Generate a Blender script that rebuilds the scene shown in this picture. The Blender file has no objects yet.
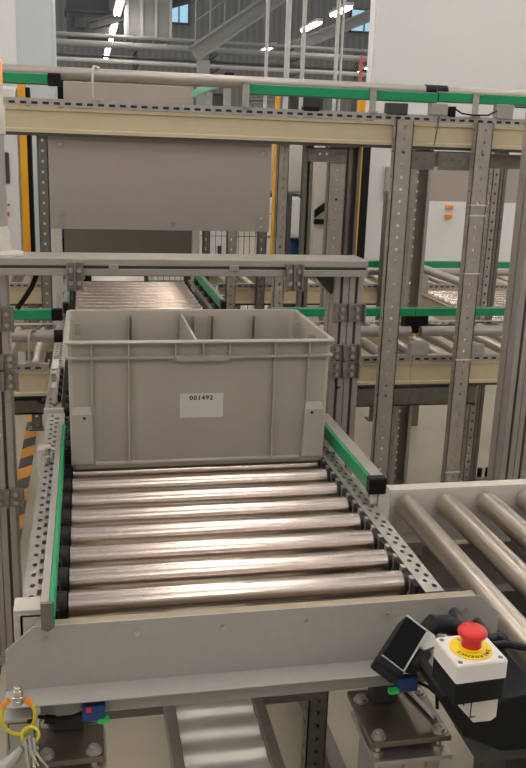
import bpy, bmesh, math, random
from mathutils import Vector, Matrix
random.seed(7)
PI = math.pi
scene = bpy.context.scene
COL = scene.collection

# ------------------------------------------------------------------ camera, world, exposure
CAMH = 1.5
def set_camera():
    f, yaw, pitch, roll = 871.69, 0.2045, 0.263456, 0.0343161
    cy, sy, cp, sp = math.cos(yaw), math.sin(yaw), math.cos(pitch), math.sin(pitch)
    fw = Vector((sy * cp, cy * cp, -sp)); r = Vector((cy, -sy, 0)); u = r.cross(fw)
    cr, sr = math.cos(roll), math.sin(roll)
    r2 = cr * r + sr * u; u2 = -sr * r + cr * u
    m = Matrix((r2, u2, -fw)).transposed().to_4x4()
    m.translation = Vector((0, 0, CAMH))
    cam = bpy.data.cameras.new('camera')
    cam.sensor_fit = 'VERTICAL'; cam.sensor_height = 24.0; cam.lens = f / 768 * 24.0
    cam.clip_start = 0.05; cam.clip_end = 200
    o = bpy.data.objects.new('camera', cam); COL.objects.link(o)
    o.matrix_world = m
    scene.camera = o
set_camera()

world = bpy.data.worlds.new('hall_air'); scene.world = world; world.use_nodes = True
bg = world.node_tree.nodes['Background']
bg.inputs[0].default_value = (1.0, 0.985, 0.97, 1); bg.inputs[1].default_value = 0.38
scene.view_settings.view_transform = 'Standard'
scene.view_settings.look = 'None'
scene.view_settings.gamma = 1.0
scene.view_settings.use_curve_mapping = False
scene.view_settings.exposure = 0.0
LAMP_POWER = 18.0          # emission strength of the hall's tube lights

# ------------------------------------------------------------------ materials
def srgb(r, g, b):
    f = lambda c: (c / 255 / 12.92) if c / 255 <= 0.04045 else ((c / 255 + 0.055) / 1.055) ** 2.4
    return (f(r), f(g), f(b), 1)
def mat(name, rgb, rough=0.5, metal=0.0, var=0.08, scale=20, bump=0.0, stretch=None, emit=None, strength=0, spec=0.5):
    m = bpy.data.materials.new(name); m.use_nodes = True
    nt = m.node_tree; b = nt.nodes['Principled BSDF']
    c = srgb(*rgb)
    b.inputs['Roughness'].default_value = rough
    b.inputs['Metallic'].default_value = metal
    b.inputs['Specular IOR Level'].default_value = spec
    tc = nt.nodes.new('ShaderNodeTexCoord'); mp = nt.nodes.new('ShaderNodeMapping')
    nt.links.new(tc.outputs['Object'], mp.inputs['Vector'])
    if stretch: mp.inputs['Scale'].default_value = stretch
    nz = nt.nodes.new('ShaderNodeTexNoise'); nz.inputs['Scale'].default_value = scale; nz.inputs['Detail'].default_value = 5
    nt.links.new(mp.outputs['Vector'], nz.inputs['Vector'])
    if var > 0:
        rp = nt.nodes.new('ShaderNodeValToRGB')
        rp.color_ramp.elements[0].position = 0.3; rp.color_ramp.elements[1].position = 0.7
        rp.color_ramp.elements[0].color = tuple(max(0, x * (1 - var)) for x in c[:3]) + (1,)
        rp.color_ramp.elements[1].color = tuple(min(1, x * (1 + var)) for x in c[:3]) + (1,)
        nt.links.new(nz.outputs['Fac'], rp.inputs['Fac'])
        nt.links.new(rp.outputs['Color'], b.inputs['Base Color'])
    else:
        b.inputs['Base Color'].default_value = c
    if bump > 0:
        bp = nt.nodes.new('ShaderNodeBump'); bp.inputs['Strength'].default_value = bump; bp.inputs['Distance'].default_value = 0.002
        nt.links.new(nz.outputs['Fac'], bp.inputs['Height']); nt.links.new(bp.outputs['Normal'], b.inputs['Normal'])
    if emit:
        b.inputs['Emission Color'].default_value = srgb(*emit); b.inputs['Emission Strength'].default_value = strength
    return m
M = dict(
    box=mat('grey_polypropylene', (158, 151, 140), 0.42, var=0.03, scale=9, bump=0.03),
    plate=mat('grey_powder_coat', (156, 152, 146), 0.45, var=0.03, scale=60, bump=0.05),
    lightplate=mat('pale_grey_coat', (196, 190, 180), 0.45, var=0.03, scale=40),
    galv=mat('galvanised_steel', (178, 173, 166), 0.42, 0.75, var=0.10, scale=45, bump=0.04),
    darkgalv=mat('dull_galvanised_steel', (120, 116, 108), 0.5, 0.6, var=0.12, scale=40, bump=0.04),
    post=mat('zinc_post_steel', (168, 160, 150), 0.48, 0.55, var=0.07, scale=30, bump=0.03),
    alu=mat('anodised_aluminium', (170, 162, 155), 0.42, 0.6, var=0.04, scale=30),
    bracket=mat('cast_zinc', (140, 132, 125), 0.4, 0.7, var=0.15, scale=70, bump=0.1),
    roller=mat('polished_roller_steel', (212, 196, 186), 0.24, 1.0, var=0.36, scale=4, stretch=(0.7, 42, 42), bump=0.15),  # stretched colour streaks stand in for lamp reflections along the rollers
    roller_y=mat('brushed_roller_steel', (200, 189, 178), 0.34, 1.0, var=0.02, scale=3),
    tan=mat('beige_coated_steel', (193, 178, 147), 0.5, var=0.03, scale=25),
    green=mat('green_sliding_plastic', (8, 140, 88), 0.4, var=0.06, scale=20),
    palegreen=mat('pale_green_plastic', (110, 180, 150), 0.4, var=0.05, scale=20),
    black=mat('black_plastic', (11, 11, 11), 0.5, var=0.1, scale=30, spec=0.25),
    rubber=mat('black_rubber', (18, 17, 16), 0.6, var=0.1, scale=30),
    gloss=mat('dark_scanner_window', (5, 5, 8), 0.12, var=0.0, spec=0.25),
    silver=mat('silver_plastic', (165, 162, 158), 0.3, 0.4, var=0.05, scale=30),
    white=mat('white_plastic', (214, 208, 202), 0.4, var=0.02, scale=20),
    paper=mat('white_label_paper', (186, 182, 176), 0.6, var=0.02, scale=30),
    ink=mat('black_print', (22, 22, 22), 0.7, var=0.0),
    red=mat('red_mushroom_plastic', (206, 30, 30), 0.35, var=0.04, scale=20),
    yellow=mat('yellow_sign_plastic', (232, 200, 20), 0.45, var=0.04, scale=30),
    wire=mat('yellow_cable_sheath', (206, 186, 40), 0.4, var=0.05, scale=50),
    orange=mat('orange_plastic', (236, 140, 30), 0.45, var=0.05, scale=40),
    blue=mat('blue_plastic', (22, 62, 120), 0.4, var=0.05, scale=40),
    led=mat('green_indicator', (36, 150, 70), 0.4, var=0.0, emit=(40, 255, 100), strength=0.10),
    redled=mat('red_indicator', (190, 44, 60), 0.4, var=0.0, emit=(255, 40, 70), strength=0.06),
    chrome=mat('bright_steel', (205, 202, 198), 0.2, 1.0, var=0.04, scale=60),
    darksteel=mat('oiled_plate_steel', (112, 101, 90), 0.3, 0.7, var=0.15, scale=18, bump=0.04),
    drive=mat('brown_grey_cover', (66, 60, 54), 0.6, var=0.1, scale=12),
    tray=mat('bright_galvanised_sheet', (205, 202, 195), 0.33, 0.55, var=0.10, scale=9, bump=0.1),
    wood=mat('tan_edge_board', (150, 136, 114), 0.6, var=0.08, scale=40),
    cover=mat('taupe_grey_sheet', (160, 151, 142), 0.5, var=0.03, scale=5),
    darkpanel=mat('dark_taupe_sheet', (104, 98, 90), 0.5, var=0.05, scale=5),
    machine=mat('white_machine_coat', (214, 214, 213), 0.4, var=0.02, scale=3),
    cool=mat('pale_blue_grey_coat', (190, 196, 198), 0.4, var=0.03, scale=3),
    myellow=mat('machine_yellow_paint', (224, 160, 24), 0.45, var=0.04, scale=10),
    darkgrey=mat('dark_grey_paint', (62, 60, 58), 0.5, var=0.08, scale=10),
    hallsteel=mat('hall_steel_paint', (150, 150, 148), 0.5, 0.1, var=0.06, scale=2),
    halldark=mat('hall_dark_steel', (88, 88, 88), 0.5, 0.1, var=0.1, scale=2),
    halltube=mat('white_pipe_paint', (190, 188, 184), 0.4, var=0.05, scale=2),
    redpaint=mat('red_pipe_paint', (196, 96, 84), 0.5, var=0.05, scale=5),
    tapedark=mat('black_floor_tape', (70, 66, 62), 0.6, var=0.12, scale=40),
    tapeorange=mat('orange_floor_tape', (206, 138, 48), 0.6, var=0.12, scale=40),
    lamp=mat('lamp_tube_glow', (255, 250, 240), 0.5, var=0.0, emit=(255, 250, 243), strength=LAMP_POWER),
    beacon=mat('orange_beacon_glass', (255, 120, 60), 0.3, var=0.0, emit=(255, 110, 50), strength=1.2),
    sky=mat('daylight_window_glass', (150, 190, 210), 0.3, var=0.0, emit=(160, 205, 230), strength=0.8),
)
def floor_mat():
    m = mat('epoxy_floor', (176, 166, 148), 0.32, var=0.0)
    nt = m.node_tree; b = nt.nodes['Principled BSDF']
    tc = nt.nodes.new('ShaderNodeTexCoord')
    n1 = nt.nodes.new('ShaderNodeTexNoise'); n1.inputs['Scale'].default_value = 1.6; n1.inputs['Detail'].default_value = 8
    nt.links.new(tc.outputs['Object'], n1.inputs['Vector'])
    rp = nt.nodes.new('ShaderNodeValToRGB')
    rp.color_ramp.elements[0].position = 0.3; rp.color_ramp.elements[0].color = srgb(156, 147, 129)
    rp.color_ramp.elements[1].position = 0.7; rp.color_ramp.elements[1].color = srgb(176, 167, 150)
    nt.links.new(n1.outputs['Fac'], rp.inputs['Fac']); nt.links.new(rp.outputs['Color'], b.inputs['Base Color'])
    return m
M['floor'] = floor_mat()
def wall_mat():
    m = mat('hall_wall_cladding', (128, 128, 126), 0.6, var=0.0)
    nt = m.node_tree; b = nt.nodes['Principled BSDF']
    tc = nt.nodes.new('ShaderNodeTexCoord'); w = nt.nodes.new('ShaderNodeTexWave')
    w.wave_type = 'BANDS'; w.bands_direction = 'X'; w.inputs['Scale'].default_value = 1.2; w.inputs['Distortion'].default_value = 0.0
    nt.links.new(tc.outputs['Object'], w.inputs['Vector'])
    rp = nt.nodes.new('ShaderNodeValToRGB')
    rp.color_ramp.elements[0].color = srgb(122, 122, 121); rp.color_ramp.elements[1].color = srgb(136, 136, 134)
    nt.links.new(w.outputs['Fac'], rp.inputs['Fac']); nt.links.new(rp.outputs['Color'], b.inputs['Base Color'])
    return m
M['wall'] = wall_mat()

# ------------------------------------------------------------------ mesh builder
# pieces that repeat inside one call and become parts of their own (name: shapes per piece)
EACH = dict(tray_support=1, tray_rim=1, rib=1, levelling_bolt=4, seat_spacer=1, inner_ridge=1, roller_seat=1, socket_screw=2, screw=1, bolt=2,
            lid_screw=1, chain_guide=1, roller_bearing=1, cable_gland=1, pipe_clamp=1, hanger_rod=1, duct_flange=1, rung=1, panel_bracket=1,
            strip_support=1, foot_plate=1, indicator=1, support_tab=1, nut=1, levelling_screw=1, cross_bar=1, rail_foot=1, side_rail=1, lock=1,
            inner_web=1, end_bearing=1, tube=1, slot_shade=1, roller_pin=1)
class MB:
    def __init__(s): s.v = []; s.f = []; s.mi = []; s.cuts = []
    def add(s, vs, fs, mi=0):
        b = len(s.v); s.cuts.append((b, len(s.f))); s.v += [tuple(v) for v in vs]
        s.f += [tuple(b + i for i in f) for f in fs]; s.mi += [mi] * len(fs)
    def box(s, x0, y0, z0, x1, y1, z1, mi=0):
        x0, x1 = min(x0, x1), max(x0, x1); y0, y1 = min(y0, y1), max(y0, y1); z0, z1 = min(z0, z1), max(z0, z1)
        v = [(x0,y0,z0),(x1,y0,z0),(x1,y1,z0),(x0,y1,z0),(x0,y0,z1),(x1,y0,z1),(x1,y1,z1),(x0,y1,z1)]
        s.add(v, [(0,3,2,1),(4,5,6,7),(0,1,5,4),(1,2,6,5),(2,3,7,6),(3,0,4,7)], mi); return s
    def cyl(s, p0, p1, r0, r1=None, n=20, mi=0):
        r1 = r0 if r1 is None else r1
        p0, p1 = Vector(p0), Vector(p1); d = (p1 - p0).normalized()
        a = Vector((0,0,1)) if abs(d.z) < 0.9 else Vector((1,0,0))
        u = d.cross(a).normalized(); w = u.cross(d)
        # winding chosen so that normals face out
        vs = []
        for p, r in ((p0, r0), (p1, r1)):
            for i in range(n):
                t = 2*PI*i/n; vs.append(p + u*(r*math.cos(t)) - w*(r*math.sin(t)))
        fs = [(i, (i+1) % n, n+(i+1) % n, n+i) for i in range(n)]
        fs += [tuple(range(n-1, -1, -1)), tuple(range(n, 2*n))]
        s.add(vs, fs, mi); return s
    def tube(s, pts, r, n=10, closed=False, mi=0):
        pts = [Vector(p) for p in pts]; k = len(pts); vs = []; prev = None
        for i, p in enumerate(pts):
            a = pts[i-1] if (i > 0 or closed) else p
            b = pts[(i+1) % k] if (i < k-1 or closed) else p
            d = (b - a).normalized()
            if prev is None:
                ref = Vector((0,0,1)) if abs(d.z) < 0.9 else Vector((1,0,0)); u = d.cross(ref).normalized()
            else:
                u = (prev - d * prev.dot(d)).normalized()
            prev = u; w = d.cross(u)
            rr = r[i] if isinstance(r, (list, tuple)) else r
            for j in range(n):
                t = 2*PI*j/n; vs.append(p + u*(rr*math.cos(t)) + w*(rr*math.sin(t)))
        fs = []
        for i in range(k if closed else k-1):
            i2 = (i+1) % k
            for j in range(n): fs.append((i*n+j, i*n+(j+1) % n, i2*n+(j+1) % n, i2*n+j))
        if not closed: fs += [tuple(range(n-1, -1, -1)), tuple((k-1)*n+j for j in range(n))]
        s.add(vs, fs, mi); return s
    def prism(s, poly, axis, a0, a1, mi=0):
        """closed polygon in the plane square to axis, swept from a0 to a1. axis x: (y,z), y: (x,z), z: (x,y)"""
        def P(p, a): return {'x': (a, p[0], p[1]), 'y': (p[0], a, p[1]), 'z': (p[0], p[1], a)}[axis]
        n = len(poly)
        vs = [P(p, a0) for p in poly] + [P(p, a1) for p in poly]
        fs = [(i, (i+1) % n, n+(i+1) % n, n+i) for i in range(n)] + [tuple(range(n-1, -1, -1)), tuple(range(n, 2*n))]
        s.add(vs, fs, mi); return s
    def loft(s, loops, cap0=True, cap1=True, mi=0):
        n = len(loops[0]); vs = [p for l in loops for p in l]; fs = []
        for k in range(len(loops)-1):
            for i in range(n): fs.append((k*n+i, k*n+(i+1) % n, (k+1)*n+(i+1) % n, (k+1)*n+i))
        if cap0: fs.append(tuple(range(n-1, -1, -1)))
        if cap1: fs.append(tuple((len(loops)-1)*n+i for i in range(n)))
        s.add(vs, fs, mi); return s
    def lathe(s, c, prof, n=24, mi=0):
        """prof: (r, z) pairs around a vertical axis at c"""
        loops = [[(c[0]+r*math.cos(2*PI*i/n), c[1]+r*math.sin(2*PI*i/n), c[2]+z) for i in range(n)] for r, z in prof]
        return s.loft(loops, mi=mi)
    def perf(s, O, U, V, L, rows, t=0.003, mi=0):
        """sheet with real holes. rows: (v0, v1, holes) with holes None or (pitch, first, half_u, half_v, round)"""
        O, U, V = Vector(O), Vector(U), Vector(V); N = U.cross(V).normalized()
        def q(pts): # front, back, given (u,v) polygon
            fr = [O+U*a+V*b for a, b in pts]; bk = [p - N*t for p in fr]; n = len(pts)
            s.add(fr, [tuple(range(n))], mi); s.add(bk, [tuple(range(n-1, -1, -1))], mi)
        def wall(a, b):
            p = [O+U*a[0]+V*a[1], O+U*b[0]+V*b[1]]
            s.add([p[0], p[1], p[1]-N*t, p[0]-N*t], [(3,2,1,0)], mi)
        for v0, v1, h in rows:
            if h is None:
                q([(0,v0),(L,v0),(L,v1),(0,v1)]); continue
            pitch, first, hu, hv, rnd = h
            k = max(0, int((L - first - pitch*0.5) / pitch + 1e-6) + 1); vm = (v0+v1)/2
            ustart = first - pitch/2; uend = ustart + k*pitch
            if ustart > 1e-5: q([(0,v0),(ustart,v0),(ustart,v1),(0,v1)])
            if uend < L-1e-5: q([(uend,v0),(L,v0),(L,v1),(uend,v1)])
            for i in range(k):
                uc = first + i*pitch; a, b = uc-pitch/2, uc+pitch/2
                outer = [(b,vm),(b,v1),(uc,v1),(a,v1),(a,vm),(a,v0),(uc,v0),(b,v0)]
                if rnd: inner = [(uc+hu*math.cos(PI/4*j), vm+hv*math.sin(PI/4*j)) for j in range(8)]
                else: inner = [(uc+hu,vm),(uc+hu,vm+hv),(uc,vm+hv),(uc-hu,vm+hv),(uc-hu,vm),(uc-hu,vm-hv),(uc,vm-hv),(uc+hu,vm-hv)]
                for j in range(8):
                    j2 = (j+1) % 8
                    q([inner[j], outer[j], outer[j2], inner[j2]]); wall(inner[j2], inner[j])
        va, vb = rows[0][0], rows[-1][1]
        for a, b in (((0,va),(L,va)), ((L,va),(L,vb)), ((L,vb),(0,vb)), ((0,vb),(0,va))): wall(b, a)
        return s
    def build(s, name, m, parent=None, smooth=True, bevel=0, seg=2, angle=35):
        k = EACH.get(name)
        if k and parent and len(s.cuts) > k:        # repeated pieces: one object for every k shapes
            first = None; cuts = s.cuts[::k] + [(len(s.v), len(s.f))]
            for (v0, f0), (v1, f1) in zip(cuts[:-1], cuts[1:]):
                q = MB(); q.v = s.v[v0:v1]; q.f = [tuple(i-v0 for i in f) for f in s.f[f0:f1]]; q.mi = s.mi[f0:f1]
                o = q.build(name, m, parent, smooth, bevel, seg, angle); first = first or o
            return first
        me = bpy.data.meshes.new(name)
        org = wloc(parent) if parent else Vector((0,0,0))
        me.from_pydata([tuple(Vector(v)-org) for v in s.v], [], s.f)
        ms = m if isinstance(m, (list, tuple)) else [m]
        for x in ms: me.materials.append(x)
        if len(ms) > 1: me.polygons.foreach_set('material_index', s.mi)
        if smooth:
            me.polygons.foreach_set('use_smooth', [True]*len(me.polygons))
            me.set_sharp_from_angle(angle=math.radians(angle))
        me.validate(); me.update()
        o = bpy.data.objects.new(name, me); COL.objects.link(o)
        if parent: o.parent = parent
        if bevel:
            b = o.modifiers.new('edge', 'BEVEL'); b.width = bevel; b.segments = seg; b.limit_method = 'ANGLE'; b.angle_limit = math.radians(40)
        return o
def wloc(o):
    v = Vector((0,0,0))
    while o: v += o.location; o = o.parent
    return v
def thing(name, loc, label, cat, group=None):
    o = bpy.data.objects.new(name, None); COL.objects.link(o); o.location = loc; o.empty_display_size = 0.05
    o['label'] = label; o['category'] = cat
    if group: o['group'] = group
    return o
def tag(o, label, cat, group=None):
    o['label'] = label; o['category'] = cat
    if group: o['group'] = group
    return o
def structure(o): o['kind'] = 'structure'; return o
def inst(src, name, loc, parent, kids=()):
    """copy of a part (and its sub-parts) placed at a world point"""
    o = src.copy(); o.name = name; COL.objects.link(o); o.parent = parent; o.location = Vector(loc) - wloc(parent)
    for ch in list(src.children):
        c = ch.copy(); COL.objects.link(c); c.parent = o
    return o

# text as mesh
def text_verts(body, size, spacing=1.0):
    cu = bpy.data.curves.new('lettering', 'FONT'); cu.body = body; cu.size = size; cu.align_x = 'CENTER'; cu.align_y = 'CENTER'
    cu.space_character = spacing; cu.resolution_u = 2; cu.offset = size*0.03
    o = bpy.data.objects.new('lettering', cu); COL.objects.link(o)
    bpy.context.view_layer.update()
    me = bpy.data.meshes.new_from_object(o.evaluated_get(bpy.context.evaluated_depsgraph_get()))
    vs = [v.co.copy() for v in me.vertices]; fs = [tuple(p.vertices) for p in me.polygons]
    bpy.data.objects.remove(o); bpy.data.curves.remove(cu); bpy.data.meshes.remove(me)
    return vs, fs

ZR = 0.78   # roller top of the lower deck
ZU = 1.62   # roller top of the upper deck

# ------------------------------------------------------------------ setting
structure(MB().box(-14, -5, -0.12, 16, 37.0, 0.0).build('floor', M['floor'], smooth=False))
structure(MB().box(-14, 37.0, 0, 16, 37.25, 8.6).build('wall_back', M['wall'], smooth=False))
w1 = structure(MB().box(3.40, 36.92, 6.2, 4.12, 36.98, 8.2).build('window_1', M['sky'], smooth=False))
f = MB()
for x in (3.36, 3.74, 4.12): f.box(x, 36.86, 6.15, x+0.05, 36.999, 8.25)
for z in (6.15, 7.1, 8.2): f.box(3.36, 36.865, z, 4.17, 36.995, z+0.05)
f.build('window_frame', M['halldark'], w1, smooth=False)
w2 = structure(MB().box(10.8, 36.92, 6.3, 11.9, 36.98, 7.1).build('window_2', M['sky'], smooth=False))
f = MB()
for x in (10.78, 11.35, 11.9): f.box(x, 36.86, 6.25, x+0.05, 36.999, 7.15)
for z in (6.25, 7.1): f.box(10.78, 36.865, z, 11.95, 36.995, z+0.05)
f.build('window_frame', M['halldark'], w2, smooth=False)

# hall lamps: rows of long luminaires under the ceiling
def luminaire(x, y0, y1, z, label, group=None):
    t = thing('tube_light', (x, y0, z), label, 'lamp', group)
    MB().box(x-0.09, y0, z+0.05, x+0.09, y1, z+0.12).build('housing', M['white'], t, smooth=False)
    MB().cyl((x-0.045, y0+0.05, z+0.02), (x-0.045, y1-0.05, z+0.02), 0.03, n=10).cyl((x+0.045, y0+0.05, z+0.02), (x+0.045, y1-0.05, z+0.02), 0.03, n=10).build('tube', M['lamp'], t)
    r = MB()
    for yy in (y0+0.3, y1-0.3): r.cyl((x, yy, z+0.12), (x, yy, 8.6), 0.008, n=6)
    r.build('hanger_rod', M['hallsteel'], t)
hidden = 'unseen ceiling tube light in the continued and added lamp rows of the hall'
for x, yend in ((-8.85, 34), (-6.4, 10), (-4.0, 34), (-1.6, 10), (0.85, 16), (3.25, 9), (5.7, 17), (8.1, 10), (10.5, 34)):  # the shortest rows are added out of view to spread the light
    y = -4.0
    while y < yend:
        luminaire(x, y, y+3.2, 4.5, hidden, 'hall tube lights')
        y += 4.4
for y0, y1, lab in ((18.3, 23.1, 'nearer bright tube light at top left above the tube rail'), (24.3, 29.3, 'second bright tube light of the row at top left'), (29.6, 34.6, 'last and smallest bright tube light of the row at top left')):
    luminaire(0.85, y0, y1, 4.5, lab)
for y0, y1, lab in ((19.6, 21.0, 'tube light nearest the tall white cabinet'), (22.2, 23.9, 'middle tube light between the thin vertical pipes'), (27.6, 29.5, 'smallest distant tube light behind the vertical pipes')):
    luminaire(5.7, y0, y1, 4.5, lab)

# hall steelwork and pipes far behind
def pipe(name, p0, p1, r, m, label, group=None, n=10):
    return tag(MB().cyl(p0, p1, r, n=n).build(name, m), label, 'pipe', group)
for z, r, y, lab, m in ((3.86, .05, 21.6, 'topmost horizontal grey pipe across the hall behind the rails', 'hallsteel'), (3.62, .075, 21, 'thick horizontal pipe, second from the top across the far hall', 'hallsteel'), (3.40, .03, 21.3, 'thin dark pipe below the thick one across the far hall', 'halldark'),
                  (3.26, .045, 20.8, 'pale horizontal pipe in the middle of the far pipe run', 'halltube'), (3.08, .06, 21.5, 'dark horizontal pipe under the pale one in the far hall', 'halldark'), (2.94, .035, 20.9, 'lowest horizontal pipe just above the tube rail', 'halltube')):
    p = pipe('horizontal_pipe', (-1.6, y, z), (7.6, y, z), r, M[m], lab)
    h = MB()
    for x in (-1.0, 1.2, 3.0, 4.9, 6.6): h.box(x-0.03, y-0.015, z+r*0.9, x+0.03, y+0.015, z+r+0.015)
    h.build('pipe_clamp', M['halldark'], p, smooth=False)
t = thing('pipe_rack', (3, 21.3, 0), 'dark steel rack of uprights that carries the far horizontal pipes', 'rack')
for x in (-1.0, 1.2, 3.0, 4.9, 6.6):
    MB().box(x-0.05, 21.85, 0, x+0.05, 21.93, 3.9).box(x-0.1, 21.8, 0, x+0.1, 21.94, 0.02).build('upright', M['halldark'], t, smooth=False)
    for z, ya in ((3.779, 21.4), (3.514, 20.8), (3.339, 21.1), (3.184, 20.6), (2.989, 21.3), (2.874, 20.7)): MB().box(x-0.03, ya, z, x+0.03, 21.85, z+0.03).build('bracket_arm', M['halldark'], t, smooth=False)
for x, z, w, h, m, lab in ((-0.35, 2.35, .8, .5, 'halldark', 'dark grey crate on the far mezzanine at the left'), (0.75, 2.35, .5, .65, 'hallsteel', 'tall grey crate on the far mezzanine'), (1.6, 2.35, .7, .4, 'darkgrey', 'low black crate on the far mezzanine'),
                      (3.1, 2.35, .9, .55, 'halldark', 'wide dark crate on the far mezzanine behind the column'), (4.7, 2.35, .6, .45, 'hallsteel', 'grey crate on the far mezzanine behind the vertical pipes'), (5.9, 2.35, .8, .6, 'darkgrey', 'black crate on the far mezzanine by the red pipe')):
    o = MB().box(x, 25.2, z, x+w, 26, z+h).box(x-0.03, 25.17, z+h, x+w+0.03, 26.03, z+h+0.05).build('crate', M[m], smooth=False, bevel=0.01); tag(o, lab, 'crate')
t = thing('mezzanine', (3, 26, 0), 'far steel mezzanine floor behind the pipe run', 'platform')
MB().box(-3, 24.8, 2.2, 9, 28, 2.35).build('deck', M['halldark'], t, smooth=False)
for x in (-2.5, 1.0, 4.5, 8.0): MB().box(x, 25, 0, x+0.2, 25.2, 2.2).build('leg', M['halldark'], t, smooth=False)

def girder(name, p0, p1, w, h, label, m=M['hallsteel']):
    t = thing(name, p0, label, 'girder')
    p0, p1 = Vector(p0), Vector(p1); d = (p1-p0).normalized(); up = Vector((0,1,0)).cross(d); 
    if up.z < 0: up = -up
    def slab(c0, c1, wy, hz):
        a = MB(); vs = []
        for p in (c0, c1):
            for sy, sz in ((-1,-1),(1,-1),(1,1),(-1,1)): vs.append(p + Vector((0, sy*wy/2, 0)) + up*(sz*hz/2))
        a.add(vs, [(3,2,1,0),(4,5,6,7),(0,1,5,4),(1,2,6,5),(2,3,7,6),(3,0,4,7)]); return a
    slab(p0, p1, 0.04, h).build('web', m, t, smooth=False)
    slab(p0+up*h/2, p1+up*h/2, w, 0.05).build('flange', m, t, smooth=False)
    slab(p0-up*h/2, p1-up*h/2, w, 0.05).build('flange', m, t, smooth=False)
    return t
g = girder('stair_stringer', (2.35, 20, 3.42), (4.9, 20, 5.2), 0.3, 0.30, 'pale diagonal stair girder rising to the right in the hall')
rr = MB()
for k in range(9):
    a = k/8; x = 2.4+2.5*a; z = 3.6+1.78*a
    rr.cyl((x, 19.98, z), (x, 19.98, z+0.9), 0.02, n=6)
rr.tube([(2.4, 19.98, 4.5), (4.9, 19.98, 6.28)], 0.025, n=6).tube([(2.4, 19.98, 4.1), (4.9, 19.98, 5.88)], 0.02, n=6)
rr.build('railing', M['hallsteel'], g)
girder('roof_girder', (4.35, 22, 3.62), (7.9, 22, 5.15), 0.25, 0.22, 'second diagonal girder behind the thin vertical pipes')
girder('cable_bridge', (0.2, 23.5, 4.3), (3.4, 23.5, 5.3), 0.25, 0.16, 'thin dark diagonal bridge high behind the stair girder', M['halldark'])
tag(MB().box(2.45, 19.85, 0, 2.70, 20.1, 3.3).box(2.38, 19.8, 0, 2.77, 20.15, 0.04).build('steel_column', M['hallsteel'], smooth=False), 'light grey steel column under the stair girder', 'column')
for x, y, z0, lab, m, r in ((2.9, 14.6, 0, 'leftmost thin vertical pipe in the far hall', 'halltube', .028), (3.24, 14.6, 0, 'stout pale vertical pipe, second from the left', 'halltube', .045), (3.5, 14.6, 0, 'pale vertical pipe right of the stout one', 'halltube', .035),
                     (4.06, 14.6, 0, 'vertical pipe left of a close twin', 'halltube', .032), (4.16, 14.65, 0, 'thin vertical pipe, right one of a close pair', 'halltube', .02), (4.58, 14.9, 0, 'thin red vertical pipe near the white cabinet', 'redpaint', .028)):
    top = 3.05 if m == 'redpaint' else 8.6
    p = pipe('vertical_pipe', (x, y, z0), (x, y, top), r, M[m], lab)
    MB().lathe((x, y, 0), [(r*2, 0), (r*2, 0.02), (r*1.05, 0.03)], n=10).build('floor_flange', M['hallsteel'], p)
# hanging duct and cable boxes at the top left
t = thing('air_duct', (0.4, 22, 3.9), 'grey square air duct behind the tube lights', 'duct')
MB().box(1.05, 22, 3.95, 2.05, 23.2, 4.85).build('duct_body', M['hallsteel'], t, smooth=False)
d = MB()
for x in (1.02, 1.35, 1.68, 2.02): d.box(x, 21.95, 3.92, x+0.06, 23.25, 4.88)
d.build('duct_flange', M['halltube'], t, smooth=False)
tag(MB().box(-0.4, 26, 4.3, 0.75, 27, 5.6).box(-0.46, 25.95, 4.9, 0.81, 27.05, 5.0).box(-0.2, 25.9, 4.5, 0.1, 26, 4.8).build('ventilation_box', M['halldark'], smooth=False, bevel=.02), 'dark ventilation box at top left behind the pale panel', 'box')

# ------------------------------------------------------------------ machines in the middle distance
def cabinet(name, x0, y0, z0, x1, y1, z1, m, label, door_gap=0.012, plinth=0.1, handle=None):
    t = thing(name, ((x0+x1)/2, y0, 0), label, 'cabinet')
    MB().box(x0, y0+0.02, z0+plinth, x1, y1, z1).build('housing', m, t, smooth=False, bevel=0.008)
    if plinth: MB().box(x0+0.03, y0+0.05, z0, x1-0.03, y1-0.03, z0+plinth).build('plinth', M['darkgrey'], t, smooth=False)
    dr = MB().box(x0+door_gap, y0, z0+plinth+door_gap, x1-door_gap, y0+0.02, z1-door_gap).build('door', m, t, smooth=False, bevel=0.004)
    if handle:
        hx, hz = handle
        MB().box(hx-0.015, y0-0.012, hz-0.09, hx+0.015, y0, hz+0.09).build('handle', M['darkgrey'], dr, smooth=False, bevel=0.004)
    return t
t = cabinet('tall_cabinet', 2.12, 6.6, 0, 3.75, 6.75, 3.4, M['machine'], 'tall plain white cabinet with orange buttons behind the perforated posts', handle=(2.3, 1.2))
t.location.z = 0
MB().box(2.27, 6.55, 1.17, 2.36, 6.60, 1.40).build('control_box', M['plate'], t, smooth=False, bevel=0.006)
for z in (1.105, 1.035):
    MB().lathe((2.82, 6.585, z), [(0.001, -0.012), (0.030, -0.012), (0.030, 0.012), (0.001, 0.012)], n=12).build('orange_button', M['orange'], t)
t = cabinet('machine_enclosure', -0.72, 6.6, 0, -0.19, 7.2, 3.2, M['cool'], 'pale blue-grey machine panel behind the orange signal light', handle=(-0.6, 1.1))
MB().box(-0.745, 6.59, 1.9, -0.44, 6.6, 3.1).build('cover_sheet', M['machine'], t, smooth=False)
t = cabinet('switch_cabinet', -1.0, 5.5, 0, -0.37, 6.0, 1.80, M['machine'], 'white switch cabinet with yellow edge behind the left post', handle=(-0.45, 1.34))
MB().box(-0.37, 5.49, 0, -0.330, 5.6, 1.83).build('edge_strip', M['myellow'], t, smooth=False, bevel=0.004)
MB().box(-0.330, 5.52, 0, -0.305, 5.6, 1.80).build('rubber_seal', M['black'], t, smooth=False)
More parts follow.
